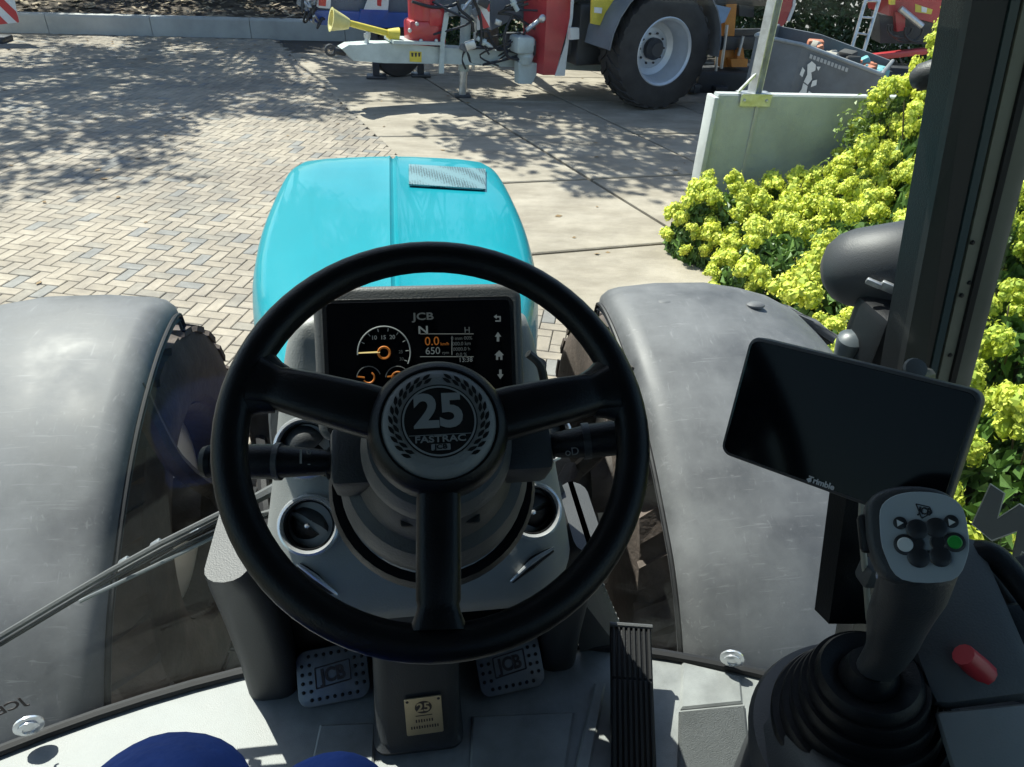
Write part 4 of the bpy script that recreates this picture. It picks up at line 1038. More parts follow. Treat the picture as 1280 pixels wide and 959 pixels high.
b = MB(); b.rbox((0, .05, 2.945), (1.5, 1.75, .05), .02); b.o('headliner', m_dgrey, tr)
b = MB(); b.rbox((0, -.90, 1.85), (1.7, .10, 1.1), .03); b.o('rear_wall', m_dgrey, tr)  # unseen; raised to keep outside light out of the cab
b = MB(); b.sheet([[(-.75, -.88, 2.4), (.75, -.88, 2.4)], [(-.7, -.88, 2.92), (.7, -.88, 2.92)]], .005); b.o('rear_glass', m_tint, tr)
fl_pts = [(x*hwid(FZ), gy(x*hwid(FZ))+.004) for x in np.linspace(1, -1, 17)] + [(-.92, -.85), (.92, -.85)]
b = MB(); b.plate(list(reversed(fl_pts))[::-1], .05, Matrix.Translation((0, 0, FZ-.05))); cf = b.o('cab_floor', m_floor, tr, smooth=None)
def mat_panel(pts, z=.006, bev=.004, name='mat_panel', m=None):
    q = [at(px, py, z=FZ) for (px, py) in pts]; q = [(p.x, p.y) for p in q]
    ar = sum(q[i][0]*q[(i+1) % len(q)][1]-q[(i+1) % len(q)][0]*q[i][1] for i in range(len(q)))
    if ar < 0: q.reverse()
    return MB().plate(q, z, Matrix.Translation((0, 0, FZ+.0015)), bev, 1).o(name, m or m_floor, cf, smooth=None)
mat_panel([(590, 897), (718, 892), (703, 990), (586, 990)])
mat_panel([(742, 858), (757, 858), (732, 990), (712, 990)], .012)
mat_panel([(470, 905), (400, 908), (380, 1000), (465, 1000)])
mat_panel([(848, 892), (930, 884), (940, 990), (846, 990)], .008, m=mat('ribbed_mat', (.155, .165, .165), .6, var=.12, vscale=9, bump=1.0, bscale=700))
mat_panel([(852, 828), (925, 846), (928, 880), (850, 888)], .004)

# ---- dash console
CX0 = .052
def con_ring(z, w_, yn, yf, r_=.05):
    return [(CX0+x, (yn+yf)/2+y, z) for (x, y) in rrect(2*w_, yf-yn, min(r_, (yf-yn)*.49), 8)]
cz = [1.755, 1.765, 1.79, 1.83, 1.90, 1.98, 2.06, 2.11, 2.14, 2.15]
cw = [.232, .238, .240, .234, .220, .206, .192, .180, .168, .15]
cn = [.720, .708, .706, .722, .770, .824, .872, .900, .915, .925]
Q = [con_ring(z, w_, n_, .955, .11) for (z, w_, n_) in zip(cz, cw, cn)]
# refine the rings
Qf = []
for k in range(len(Q)-1):
    for t in (0, .5):
        Qf.append([tuple(Vector(a).lerp(Vector(c), t)) for a, c in zip(Q[k], Q[k+1])])
Qf.append(Q[-1])
con = MB().loft(Qf).o('dash_console', m_lgrey, tr, smooth=60)
def con_pt(px, py):
    """point on the near face of the console"""
    z = 1.9
    for _ in range(25):
        y = interp(z, cz, cn); p = at(px, py, y=y); z = p.z
    return p
for sgn, xs_ in ((-1, (-.29, -.195)), (1, (.285, .365))):
    b = MB(); xa, xb = xs_
    rings = []
    for (z, yn, pinch) in ((FZ, .872, 0), (1.45, .868, 0), (1.60, .845, .0), (1.72, .81, .01), (1.79, .78, .03)):
        rings.append([( (xa+xb)/2+x, (yn+.955)/2+y, z) for (x, y) in rrect(xb-xa-pinch, .955-yn, .03, 4)])
    lg = b.loft(rings).o('console_leg', m_dgrey, con, smooth=50)
b = MB(); b.rbox((CX0, .945, 1.53), (.56, .02, .40), .005); b.o('footwell_back', m_blk, con)
b = MB(); b.rbox((CX0, .84, 1.765), (.42, .20, .03), .01); b.o('console_underside', m_blk, con)
# gusset with ribs on the right side
b = MB(); q = [at(700, 600, y=.93), at(782, 795, z=FZ+.01), at(735, 800, z=FZ+.01), at(712, 700, y=.90)]
b.add(q + [p+Vector((-.02, -.02, -.01)) for p in q], [(0, 1, 2, 3), (7, 6, 5, 4), (0, 4, 5, 1), (1, 5, 6, 2), (2, 6, 7, 3), (3, 7, 4, 0)]); gs_ = b.o('side_gusset', m_mgrey, con, smooth=None)
for k in range(9):
    t = .62+k*.042; b = MB(); b.tube([q[0].lerp(q[1], t), q[3].lerp(q[2], (t-.2)/.8)], .004, 6); b.o('rib', m_lgrey, gs_)
# air vents
def vent(px, py, r_, tilt=0.0, ang=0.0):
    p = con_pt(px, py); n = Vector((0, -.78, .63)); p = p + n*.006
    M = zframe(p, n) @ Matrix.Rotation(ang, 4, 'Z')
    v = MB().lathe([(r_*.90, -.02), (r_*.94, .006), (r_*1.02, .011), (r_*1.10, .010), (r_*1.15, .003), (r_*1.15, -.03)], M, 40, cap=False).o('vent_ring', m_chrome, con)
    MB().lathe([(r_*.93, -.010), (r_*.90, .002), (r_*.86, .003), (r_*.85, -.03), (.001, -.035)], M, 36, cap=False).o('vent_cup', m_blk, v)
    b = MB(); rs = r_*.84
    b.lathe([(rs*.99, -.012), (rs*.96, -.004), (rs*.8, .008), (rs*.5, .014), (.001, .016)], M @ Matrix.Translation((0, 0, -.010)) @ Matrix.Rotation(tilt, 4, 'X'), 28, a0=5, a1=175); b.o('vent_flap', m_dgrey, v)
    b = MB(); b.lathe([(rs*.99, -.016), (rs*.96, -.010), (rs*.8, .0), (rs*.5, .006), (.001, .008)], M @ Matrix.Translation((0, -.002, -.012)) @ Matrix.Rotation(-tilt*.6, 4, 'X'), 28, a0=185, a1=355); b.o('vent_flap', m_blk, v)
    b = MB(); b.lathe([(.004, 0), (.003, .003), (.001, .0035)], M @ Matrix.Translation((-rs*.05, -rs*.05, .004)), 8); b.o('vent_knob', m_chrome, v)
vent(383, 560, .039, .5, .5); vent(387, 656, .038, -.45, -.6); vent(666, 638, .037, -.3, .35); vent(680, 545, .036, .3, 0)
for pts in ([(372, 704), (394, 720), (422, 742)], [(692, 684), (664, 702), (638, 726)]):
    P_ = [con_pt(*q)+Vector((0, -.004, .003)) for q in pts]
    b = MB(); b.tube(P_, [.002, .004, .002], 8, sub=6); cs = b.o('chrome_strip', m_chrome, con)
    b = MB(); b.tube([p+Vector((0, .006, -.010)) for p in P_], [.004, .009, .004], 8, sub=6); b.o('trim_recess', m_blk, cs)

# ---- steering column and wheel
WN = Vector((0, -math.cos(R(54)), math.sin(R(54)))); W0 = at(548, 540, d=.66); WU = Vector((0, math.sin(R(54)), math.cos(R(54))))
MW = zframe(W0, WN)
RR = .1830; rt = .0158
b = MB(); rings = []
for k in range(72):
    a = 2*math.pi*k/72; c = Vector((math.cos(a)*RR, math.sin(a)*RR, 0)); er = Vector((math.cos(a), math.sin(a), 0))
    rings.append([tuple(MW @ (c + er*(rt*math.cos(t)) + Vector((0, 0, 1))*(rt*.95*math.sin(t)))) for t in [2*math.pi*j/18 for j in range(18)]])
rings.append(rings[0]); b.loft(rings, cap=False); sw = b.o('steering_wheel', m_whl, tr, smooth=80)
def spoke(ang, w0, w1, name='spoke'):
    d = Vector((math.cos(ang), math.sin(ang), 0)); s = Vector((-d.y, d.x, 0)); rings = []
    for (r_, w_, h, z) in ((.045, w0, .016, .004), (.07, w0, .016, .006), (.12, (w0+w1)/2, .015, .004), (.148, w1, .014, .002), (.152, w1*.93, .0125, .002), (.158, w1, .014, .001), (.172, w1*1.3, .016, 0)):
        ring = []
        for j in range(16):
            t = 2*math.pi*j/16; ca, sa = math.cos(t), math.sin(t)
            ca = math.copysign(abs(ca)**.6, ca); sa = math.copysign(abs(sa)**.75, sa)
            ring.append(tuple(MW @ (d*r_ + s*(w_*ca) + Vector((0, 0, z + h*sa)))))
        rings.append(ring)
    return MB().loft(rings).o(name, m_whl, sw, smooth=50)
def wang(px, py):
    p = on_plane(px, py, W0, WN); q = MW.inverted() @ p; return math.atan2(q.y, q.x)
spoke(wang(352, 487), .0245, .020); spoke(wang(745, 492), .0245, .020); spoke(wang(548, 740), .0195, .019)
# fillets where the spokes meet the rim
for (px, py) in ((338, 484), (757, 489)):
    a = wang(px, py); d = Vector((math.cos(a), math.sin(a), 0)); s = Vector((-d.y, d.x, 0)); rings = []
    for (r_, w_, h) in ((.150, .0225, .012), (.160, .026, .013), (.168, .031, .0145), (.176, .040, .014)):
        rings.append([tuple(MW @ (d*(r_-abs(math.cos(t))**4*.004) + s*(w_*math.cos(t)) + Vector((0, 0, h*math.sin(t))))) for t in [2*math.pi*j/14 for j in range(14)]])
    MB().loft(rings).o('spoke_fillet', m_whl, sw, smooth=60)
b = MB(); b.lathe([(.050, -.020), (.060, -.012), (.064, .004), (.0625, .018), (.058, .026), (.053, .029), (.051, .0275), (.050, .020)], MW, 56, cap=False); hub = b.o('hub_cup', m_whl, sw, smooth=50)
m_face = plastic('hub_face_grey', (.155, .16, .158), .45); m_face2 = mat('emblem_black', (.006, .006, .007), .4); m_face3 = mat('emblem_grey', (.20, .205, .205), .45)
b = MB(); b.lathe([(.0515, .022), (.0505, .0275), (.047, .0315), (.040, .0335), (.001, .0345)], MW, 56); hf = b.o('hub_face', m_face, sw, smooth=60)
def ME(x, y, z=.0347): return MW @ Matrix.Translation((x, y, z))
b = MB(); b.lathe([(.0335, 0), (.0335, .0006), (.0001, .0006)], ME(0, 0, .0340), 56); b.o('emblem_disc', m_face2, hf)
b = MB(); b.lathe([(.0322, 0), (.0322, .0005), (.0306, .0005), (.0306, 0)], ME(0, 0, .0346), 56, cap=False); b.o('emblem_ring', m_face3, hf)
text('emblem_numerals', '25', .042, m_face3, ME(-.0002, .0075, .0350), hf, bold=.035, sx=1.05)
b = MB(); b.box((0, -.0128, .0349), (.054, .0005, .0004), MW); b.o('emblem_line', m_face3, hf, smooth=None)
text('emblem_lettering', 'FASTRAC', .0082, m_face3, ME(0, -.0168, .0350), hf, bold=.02, sx=1.30)
b = MB(); b.plate(rrect(.0165, .0056, .0008, 2), .0004, ME(0, -.0239, .0346)); b.o('emblem_badge', m_face3, hf, smooth=None)
text('badge_lettering', 'JCB', .0058, m_face2, ME(0, -.0239, .0352), hf, bold=.02, sx=1.25)
b = MB()
for sgn in (-1, 1):
    for k in range(11):
        a = R(90 + sgn*(14 + k*12.2)); d = Vector((math.cos(a), math.sin(a), 0)); t = Vector((-d.y, d.x, 0))*(-sgn)
        for side in (0, 1):
            r0 = .0362 if side == 0 else .0405
            tip = d*(r0+.0036) + t*.0052; c0 = d*r0 - t*.0036
            dd = (tip-c0); nrm = Vector((-dd.y, dd.x, 0)).normalized()*(.0017)
            zl = .0349 if r0 < .038 else .0338
            pts = [c0, c0.lerp(tip, .35)+nrm, c0.lerp(tip, .7)+nrm*.8, tip, c0.lerp(tip, .7)-nrm*.8, c0.lerp(tip, .35)-nrm]
            b.add([tuple(p + Vector((0, 0, zl))) for p in pts], [tuple(range(6))], MW)
b.o('laurel_wreath', m_face2, hf, smooth=None)
# column cup, bowl and stalk housings
b = MB(); b.lathe([(.052, -.018), (.066, -.022), (.072, -.035), (.074, -.05), (.070, -.060), (.066, -.062)], MW, 48, cap=False); colu = b.o('steering_column', m_mgrey, tr, smooth=40)
b = MB(); b.lathe([(.064, -.062), (.070, -.070), (.078, -.10), (.084, -.118), (.080, -.124)], MW, 48, cap=False); b.o('column_cup', m_bowl, colu, smooth=40)
b = MB(); b.lathe([(.080, -.122), (.096, -.130), (.104, -.150), (.106, -.185), (.100, -.215), (.09, -.26)], MW, 48, cap=False); b.o('column_bowl', m_bowl, colu, smooth=40)
b = MB(); b.lathe([(.106, -.205), (.117, -.20), (.122, -.212), (.120, -.25), (.11, -.26)], MW, 48, cap=False); b.o('column_gap_ring', m_blk, colu, smooth=40)  # black ring standing in for the dark, shaded gap around the bowl
b = MB()
for px, py in ((510, 652), (590, 648)): MB().rbox((0, 0, 0), (.016, .013, .010), .003, MW @ Matrix.Translation((MW.inverted() @ on_plane(px, py, W0-WN*.095, WN)).xy.to_3d() + Vector((0, 0, -.090)))).o('column_latch', m_blk, colu)
def P3(px, py, d): return at(px, py, d=d)
for (bx, by, sgn) in ((447, 577, -1), (655, 560, 1)):
    c = P3(bx, by, .745)
    b = MB(); b.rbox((0, 0, 0), (.050, .062, .060), .008, zframe(c, WN)); b.o('stalk_housing', m_dgrey, colu)
def stalk(pts, radii, m, name): return MB().tube([P3(*q) for q in pts], radii, 16).o(name, m, colu, smooth=50)
s1 = stalk([(425, 579, .735), (404, 578, .73), (352, 577, .725), (349, 577, .725), (300, 577, .72), (270, 578, .72)], [.010, .013, .0165, .0175, .0175, .016], m_blk, 'wiper_stalk')
MB().tube([P3(352, 577, .725), P3(345, 577, .725)], .0192, 18).o('stalk_collar', m_dgrey, s1)
MB().tube([P3(268, 577, .72), P3(262, 577, .72), P3(255, 577, .72)], [.014, .017, .015], 16).o('stalk_knob', m_blk, s1)
b = MB()
for k in range(4): p0, p1 = P3(428-k*7, 579, .737), P3(423-k*7, 579, .737); b.tube([p0, p0.lerp(p1, .5), p1], [.014, .024-.0035*k, .013], 18)
b.o('stalk_boot', m_mgrey, s1, smooth=50)
p = P3(376, 572, .7065); Mx = frame(p, P3(400, 572, .7065)-p, P3(376, 550, .7065)-p)
text('stalk_symbol', 'I', .020, m_lgrey, Mx, s1)
for dx, ch in ((.008, 'o'), (.008, '-')): text('stalk_symbol', ch, .010, m_lgrey, Mx @ Matrix.Translation((dx, .006 if ch == 'o' else -.006, 0)), s1)
s2 = stalk([(672, 558, .745), (700, 556, .735), (730, 552, .73), (733, 552, .73), (772, 547, .725)], [.009, .0135, .0165, .0175, .018], m_blk, 'light_stalk')
MB().tube([P3(728, 552, .73), P3(737, 551, .73)], .0188, 18).o('stalk_collar', m_dgrey, s2)
b = MB()
for k in range(4): p0, p1 = P3(668+k*7, 558, .747), P3(673+k*7, 558, .747); b.tube([p0, p0.lerp(p1, .5), p1], [.014, .024-.0035*k, .013], 18)
b.o('stalk_boot', m_mgrey, s2, smooth=50)
p = P3(715, 565, .7125); text('stalk_symbol', 'oD', .011, m_lgrey, frame(p, P3(740, 562, .7125)-p, P3(715, 540, .7125)-p), s2)

# ---- instrument display
DN = Vector((0, -math.cos(R(32)), math.sin(R(32)))); DC = at(527, 452, d=.90)
DM = zframe(DC, DN)
b = MB(); b.plate(rrect(.258, .190, .020, 6), .034, DM @ Matrix.Translation((0, 0, -.030)), .008, 3); dp = b.o('instrument_panel', m_mgrey, tr, smooth=45)
b = MB(); b.plate(rrect(.236, .166, .010, 4, 0, .000), .0012, DM @ Matrix.Translation((0, -.004, .0036)), .0004, 1); b.o('panel_bezel', m_blk, dp, smooth=None)
b = MB(); b.plate(rrect(.226, .158, .006, 4, 0, .0), .0010, DM @ Matrix.Translation((0, -.004, .0046)), .0003, 1); b.o('panel_glass', m_screen, dp, smooth=None)
b = MB(); b.tube([DC - DN*.03 + Vector((0, 0, -.05)), DC - DN*.05 + Vector((0, .03, -.14))], .05, 14); b.o('panel_neck', m_dgrey, dp)
b = MB(); b.tube([at(660, 442, d=.95), at(676, 458, d=.96), at(682, 492, d=.97)], .006, 8, sub=4); b.o('panel_cable', m_hose, dp)
def lit(name, c, s): return mat(name, c, .5, emit=(c, s))
m_lw = lit('screen_white', (.22, .24, .24), .06); m_lo = lit('screen_orange', (.45, .14, .02), .07); m_ly = lit('screen_yellow', (.28, .19, .03), .05); m_lg = lit('screen_dim', (.13, .14, .14), .035)
def DD(px, py, z=.0062):
    p = on_plane(px, py, DC+DN*z, DN); return DM @ Matrix.Translation((DM.inverted() @ p))
def Dsz(px): return px*.80/FPX
text('panel_logo', 'JCB', Dsz(14), m_lg, DD(529, 396), dp, bold=.02, sx=1.35)
text('gear_readout', 'N', Dsz(15), m_lw, DD(529, 413), dp, bold=.02, sx=1.3)
text('speed_readout', '0.0', Dsz(17), m_lo, DD(540, 427), dp, bold=.0, sx=1.0); text('unit_readout', 'km/h', Dsz(6), m_lo, DD(556, 430), dp)
text('rpm_readout', '650', Dsz(14), m_lw, DD(541, 439), dp, sx=1.0); text('unit_readout', 'rpm', Dsz(6), m_lg, DD(557, 441), dp)
text('clock_readout', '13:38', Dsz(9), m_lw, DD(582, 450), dp); text('gauge_numbers', '10  15  20', Dsz(8), m_lw, DD(479, 422), dp, bold=.01); text('axle_symbol', 'H', Dsz(12), m_lg, DD(584, 413), dp)
for k, s_t in enumerate(('0 mm 00%', '000.0 km', '0000.0 h', '0.0 %')): text('trip_readout', s_t, Dsz(7), m_lg, DD(577, 423+k*6.8), dp)
b = MB()
for (x0_, y0_, x1_, y1_) in ((525, 417.5, 592, 417.5), (525, 446, 592, 446), (565, 420, 565, 444)):
    a, c_ = DD(x0_, y0_).translation, DD(x1_, y1_).translation; b.tube([a, c_], .0005, 4)
b.o('screen_lines', m_lg, dp)
def arc(cx, cy, r_, a0, a1, m, t=.0009, name='gauge_arc'):
    pts = [DD(cx + r_*math.cos(R(a0+(a1-a0)*k/24)), cy - r_*math.sin(R(a0+(a1-a0)*k/24))).translation for k in range(25)]
    return MB().tube(pts, t, 5).o(name, m, dp)
arc(480, 441, 33, -25, 185, m_lw); arc(480, 441, 7, 0, 360, m_lo, .0016); arc(461, 473, 15, 20, 175, m_lg, .0006); arc(497, 473, 15, 20, 175, m_lg, .0006); arc(461, 472, 7, -150, 60, m_lo, .0012); arc(497, 472, 7, 0, 200, m_lo, .0012)
b = MB(); b.tube([DD(448, 441).translation, DD(475, 440).translation], .0022, 6, flat=.3); b.o('gauge_needle', m_ly, dp)
b = MB()
for q in ((447, 471, 456, 472), (484, 471, 493, 470)): b.tube([DD(q[0], q[1]).translation, DD(q[2], q[3]).translation], .0011, 5)
b.o('gauge_needle', m_lo, dp)
b = MB()
for k in range(9):
    a = R(-20+k*25); b.tube([DD(480+31*math.cos(a), 441-31*math.sin(a)).translation, DD(480+27*math.cos(a), 441-27*math.sin(a)).translation], .0006, 4)
b.o('gauge_ticks', m_lw, dp)
text('gauge_numbers', '25', Dsz(6), m_lg, DD(501, 440), dp); text('gauge_numbers', '30', Dsz(6), m_lg, DD(502, 449), dp); text('fuel_symbol', 'B', Dsz(8), m_lw, DD(462, 487), dp)
# touch keys down the right side
def key(cx, cy, polys, name):
    b = MB()
    for poly in polys: b.add([tuple(DD(cx+x, cy+y).translation) for (x, y) in poly], [tuple(range(len(poly)))])
    b.o(name, m_lw, dp, smooth=None)
arrow = [[(-4, 0), (0, -6), (4, 0)], [(-1.6, 0), (1.6, 0), (1.6, 6), (-1.6, 6)]]
key(621, 398, [[(-4, -2), (0, -5), (0, 1)], [(0, -2.8), (5, -2.8), (5, -1), (0, -1)], [(3.4, -1), (5, -1), (5, 4), (3.4, 4)], [(-2, 2.6), (5, 2.6), (5, 4.2), (-2, 4.2)]], 'back_key')
key(622.5, 421, arrow, 'up_key'); key(624, 444, [[(-6, 0), (0, -6), (6, 0)], [(-4, 0), (-1.3, 0), (-1.3, 6), (-4, 6)], [(1.3, 0), (4, 0), (4, 6), (1.3, 6)], [(-1.3, 0), (1.3, 0), (1.3, 2), (-1.3, 2)]], 'home_key')
key(625.5, 468, [[(x, -y) for (x, y) in reversed(p)] for p in arrow], 'down_key'); key(627, 493, [[(-5, 0), (-3.6, -1.6), (-1, 1.2), (-1, 4)], [(-1, 4), (-1, 1.2), (4, -5), (5.5, -4)]], 'confirm_key')

# ---- centre column cover, plaque and pedals
b = MB(); rings = []
for (z, yn, xa, xb) in ((FZ, .735, -.046, .118), (FZ+.02, .728, -.046, .118), (FZ+.03, .738, -.040, .112), (FZ+.10, .752, -.040, .112), (FZ+.25, .80, -.038, .112), (FZ+.40, .85, -.036, .112)):
    rings.append([((xa+xb)/2+x, (yn+.95)/2+y, z) for (x, y) in rrect(xb-xa, .95-yn, .025, 4)])
cc = b.loft(rings).o('column_cover', m_dgrey, tr, smooth=50)
CN = Vector((0, -.95, .27)).normalized(); cp0 = Vector((.04, .764, FZ+.14))
def CCp(px, py, off): return on_plane(px, py, cp0 + CN*off, CN)
PM = zframe(CCp(530, 894, .004), CN) @ Matrix.Rotation(R(2), 4, 'Z')
pw = (CCp(553, 894, .004)-CCp(507, 894, .004)).length; ph = (CCp(530, 872, .004)-CCp(530, 918, .004)).length
b = MB(); b.plate(rrect(pw, ph, .003, 3), .002, PM, .0006, 1); pq = b.o('plaque', m_brass, cc, smooth=None)
b = MB(); b.lathe([(pw*.20, 0), (pw*.20, .0005), (.0001, .0005)], PM @ Matrix.Translation((0, ph*.24, .002)), 24, sx=1.15); b.o('plaque_emblem', m_engr, pq)
text('plaque_numerals', '25', ph*.30, m_brass, PM @ Matrix.Translation((0, ph*.24, .0029)), pq, bold=.02)
b = MB(); b.box((0, ph*.02, .0021), (pw*.45, ph*.02, .0006), PM); b.o('plaque_line', m_engr, pq, smooth=None)
b = MB()                                       # two worn engraved lines too small to read
for (n_, yy_, w_) in ((7, -.12, .5), (11, -.29, .78)):
    for k in range(n_): b.box((pw*w_*((k+.5)/n_-.5), ph*yy_, .0021), (pw*w_/n_*.55, ph*.085*random.uniform(.7, 1), .0006), PM)
b.o('plaque_engraving', m_engr, pq, smooth=None)
for sx_ in (-1, 1): MB().lathe([(.0028, 0), (.002, .001)], PM @ Matrix.Translation((sx_*pw*.42, ph*.42, .002)), 8).o('plaque_rivet', m_engr, pq)

def pedal(px, py, w_, h_, rot, z, label):
    c = at(px, py, z=z); n = Vector((0, -.62, .78)); M = zframe(c, n) @ Matrix.Rotation(rot, 4, 'Z')
    pd = MB().plate(rrect(w_, h_, .022, 6), .012, M @ Matrix.Translation((0, 0, -.012)), .003, 2).o('foot_pedal', m_alu, tr, smooth=40)
    b = MB()
    for i in range(9):
        for j in range(6):
            x = -w_*.42 + w_*.84*i/8; y = -h_*.38 + h_*.76*j/5
            if abs(x) < w_*.27 and abs(y) < h_*.24: continue
            if abs(x) > w_*.38 and abs(y) > h_*.34: continue
            b.lathe([(.0038, 0), (.003, .002), (.001, .003)], M @ Matrix.Translation((x, y, 0)), 7)
    b.o('grip_studs', m_blk, pd)
    b = MB(); q = [(-w_*.24, -h_*.2), (w_*.24, -h_*.14), (w_*.24, h_*.22), (-w_*.24, h_*.16)]
    text('pedal_logo', 'JCB', h_*.34, m_engr, M @ Matrix.Translation((0, 0, .001)) @ Matrix.Rotation(.06, 4, 'Z'), pd, bold=.035, sx=.85, ext=.0012)
    for (a0, a1) in ((0, 1), (1, 2), (2, 3), (3, 0)):
        b.tube([M @ Vector((*q[a0], .0008)), M @ Vector((*q[a1], .0008))], .0014, 5)
    b.o('logo_frame', m_engr, pd)
    up_ = Vector((0, .78, .62)); MB().tube([c - n*.022, c + up_*.075 - n*.022, c + Vector((0, .085, .30))], .012, 8).o('pedal_lever', m_blk, pd)
pedal(416, 843, .136, .104, R(5), FZ+.045, 'clutch'); pedal(637, 830, .130, .104, R(6), FZ+.055, 'brake')
# accelerator
a_bl, a_br, a_tl, a_tr = at(752, 965, z=FZ+.03), at(808, 965, z=FZ+.03), at(775, 780, z=FZ+.13), at(826, 787, z=FZ+.13)
ax_ = ((a_br-a_bl)+(a_tr-a_tl)).normalized(); ay_ = ((a_tl-a_bl)+(a_tr-a_br)).normalized(); ac = (a_bl+a_br+a_tl+a_tr)/4
AM = frame(ac, ax_, ay_); aw = ((a_br-a_bl).length+(a_tr-a_tl).length)/2; al = ((a_tl-a_bl).length)
ap = MB().rbox((0, 0, -.008), (aw, al, .016), .003, AM).o('accelerator_pedal', m_blk, tr)
for k in range(8):
    x = -aw*.43 + aw*.86*k/7
    for (y0_, y1_) in ((-al*.49, al*.10), (al*.115, al*.47)):
        MB().rbox((x, (y0_+y1_)/2, .001), (aw*.062, y1_-y0_, .006), .001, AM, 1).o('grip_rib', m_seal, ap)
b = MB(); b.tube([AM @ Vector((-aw*.52, al*.485, .002)), AM @ Vector((aw*.52, al*.485, .002))], .005, 8); b.o('pedal_edge', m_mgrey, ap)
b = MB(); b.rbox((0, -.02, -.045), (aw*.7, al*.8, .06), .01, AM); b.o('pedal_base', m_blk, ap)

# ---- right hand console with joystick
jc = Vector((.60, .10, 1.66))
b = MB(); rings = []
for (y, xa, xb, zb, ztp) in ((-.45, .42, .86, 1.40, 1.93), (.0, .42, .87, 1.40, 1.93), (.30, .43, .88, 1.42, 1.91), (.46, .46, .88, 1.48, 1.84), (.52, .5, .87, 1.52, 1.78)):
    rings.append([((xa+xb)/2+x, y, (zb+ztp)/2+z) for (x, z) in rrect(xb-xa, ztp-zb, .05, 4)])
rc = b.loft(rings).o('side_console', m_dgrey, tr, smooth=50)
b = MB(); b.rbox((.63, .0, 1.42), (.36, .8, .14), .03); b.o('console_base', m_blk, rc)
jb = at(1076, 910, d=.87); jn = (at(1092, 806, d=.775) - jb).normalized()
JM = zframe(jb, jn)
rs = .112
prof_b = [(rs*1.16, -.10), (rs*1.16, -.02), (rs*1.10, -.008), (rs*.94, -.006)]
b = MB(); b.lathe(prof_b, JM, 56); jp = b.o('joystick_pod', m_dgrey, tr, smooth=40)
b = MB(); bp = []
r0 = rs*.92; zc = .008
for k in range(5):
    bp += [(r0, zc), (r0*1.0, zc+.010), (r0*.975, zc+.0135), (r0*.90, zc+.0125)]; r0 *= .885; zc += .021
bp += [(r0*.98, zc), (r0*.90, zc+.006), (r0*.75, zc+.004), (.032, zc-.004), (.026, zc+.012), (.022, zc+.02)]
b.lathe(bp, JM, 56); b.o('joystick_boot', m_blk, jp, smooth=40)
# keypad head
hc = at(1156, 671, d=.62); hn = (Vector(CAM)-hc).normalized(); hn = (hn + Vector((.10, -.05, .12))).normalized()
HM = zframe(hc, hn, (1, -.05, -.08))
out = [(-.030, -.036), (.016, -.038), (.036, -.012), (.0385, .010), (.034, .032), (.014, .042), (-.016, .041), (-.034, .030), (-.038, .006), (-.037, -.018)]
def smooth_poly(p, n=4):
    q = [Vector((*v, 0)) for v in p]; m_ = len(q); r_ = []
    for i in range(m_):
        p0, p1, p2, p3 = q[i-1], q[i], q[(i+1) % m_], q[(i+2) % m_]
        for k in range(n):
            t = k/n; v = 0.5*((2*p1)+(p2-p0)*t+(2*p0-5*p1+4*p2-p3)*t*t+(3*p1-p0-3*p2+p3)*t**3); r_.append((v.x, v.y))
    return r_
o2 = [(-.024, -.040), (.018, -.040), (.034, -.018), (.0375, .006), (.034, .030), (.016, .041), (-.014, .042), (-.034, .031), (-.0385, .008), (-.037, -.016)]
so = [(x*.88, y*.90) for (x, y) in smooth_poly(o2)]
jh = MB().plate([(x*1.12, y*1.10) for (x, y) in so], .034, HM @ Matrix.Translation((-.0065, .002, -.036)), .006, 3).o('joystick_head', m_dgrey, tr, smooth=45)
b = MB(); b.plate(so, .0012, HM @ Matrix.Translation((0, 0, -.0016)), .0004, 1); kp = b.o('keypad_plate', mat('keypad_grey', (.36, .40, .42), .35), jh, smooth=None)
m_key = mat('key_black', (.018, .019, .022), .4); m_kg = mat('key_green', (.02, .30, .04), .4); m_kw = mat('key_white', (.62, .64, .62), .4)
def keyb(px, py, r_, m, h=.003, name='key', par=None):
    p = HM.inverted() @ on_plane(px, py, hc, hn)
    return MB().lathe([(r_, 0), (r_, h*.7), (r_*.85, h), (.0001, h*1.02)], HM @ Matrix.Translation((p.x, p.y, 0)), 24).o(name, m, par or kp)
k_ = .62/FPX
for (px, py) in ((1146, 662), (1170, 660), (1148, 697), (1175, 696)): keyb(px, py, 12.5*k_, m_key)
for (px, py) in ((1146, 680), (1172, 678)): keyb(px, py, 9*k_, m_key, .0022, 'key_bridge')
keyb(1131, 681, 13*k_, m_key, .0022, 'key_bezel'); keyb(1131, 681, 9*k_, m_kw, .0034); keyb(1193, 678, 12*k_, m_key, .0022, 'key_bezel'); keyb(1193, 678, 8.2*k_, m_kg, .0034)
keyb(1125, 654, 8*k_, m_key, .0014); keyb(1189, 652, 8*k_, m_key, .0014)
b = MB(); 
for (px, py) in ((1124.5, 654), (1189, 653)):
    p = HM.inverted() @ on_plane(px, py, hc, hn); b.add([(p.x-.0022, p.y+.003, .0017), (p.x-.0022, p.y-.003, .0017), (p.x+.003, p.y, .0017)], [(0, 1, 2)], HM)
b.o('key_symbol', m_kw, kp, smooth=None)
b = MB()
def HP(px, py, z=.0): p = HM.inverted() @ on_plane(px, py, hc, hn); return HM @ Vector((p.x, p.y, z))
q = [HP(1145, 630), HP(1162, 634), HP(1165, 641), HP(1152, 648)]
for i in range(4): b.tube([q[i], q[(i+1) % 4]], .0006, 4)
b.o('logo_frame', m_key, kp); p = HP(1156, 639.5); text('keypad_logo', 'JCB', .0085, m_key, frame(p, HP(1163, 641)-HP(1149, 638), HP(1155, 630)-HP(1157, 648)), kp, bold=.03, sx=.75)
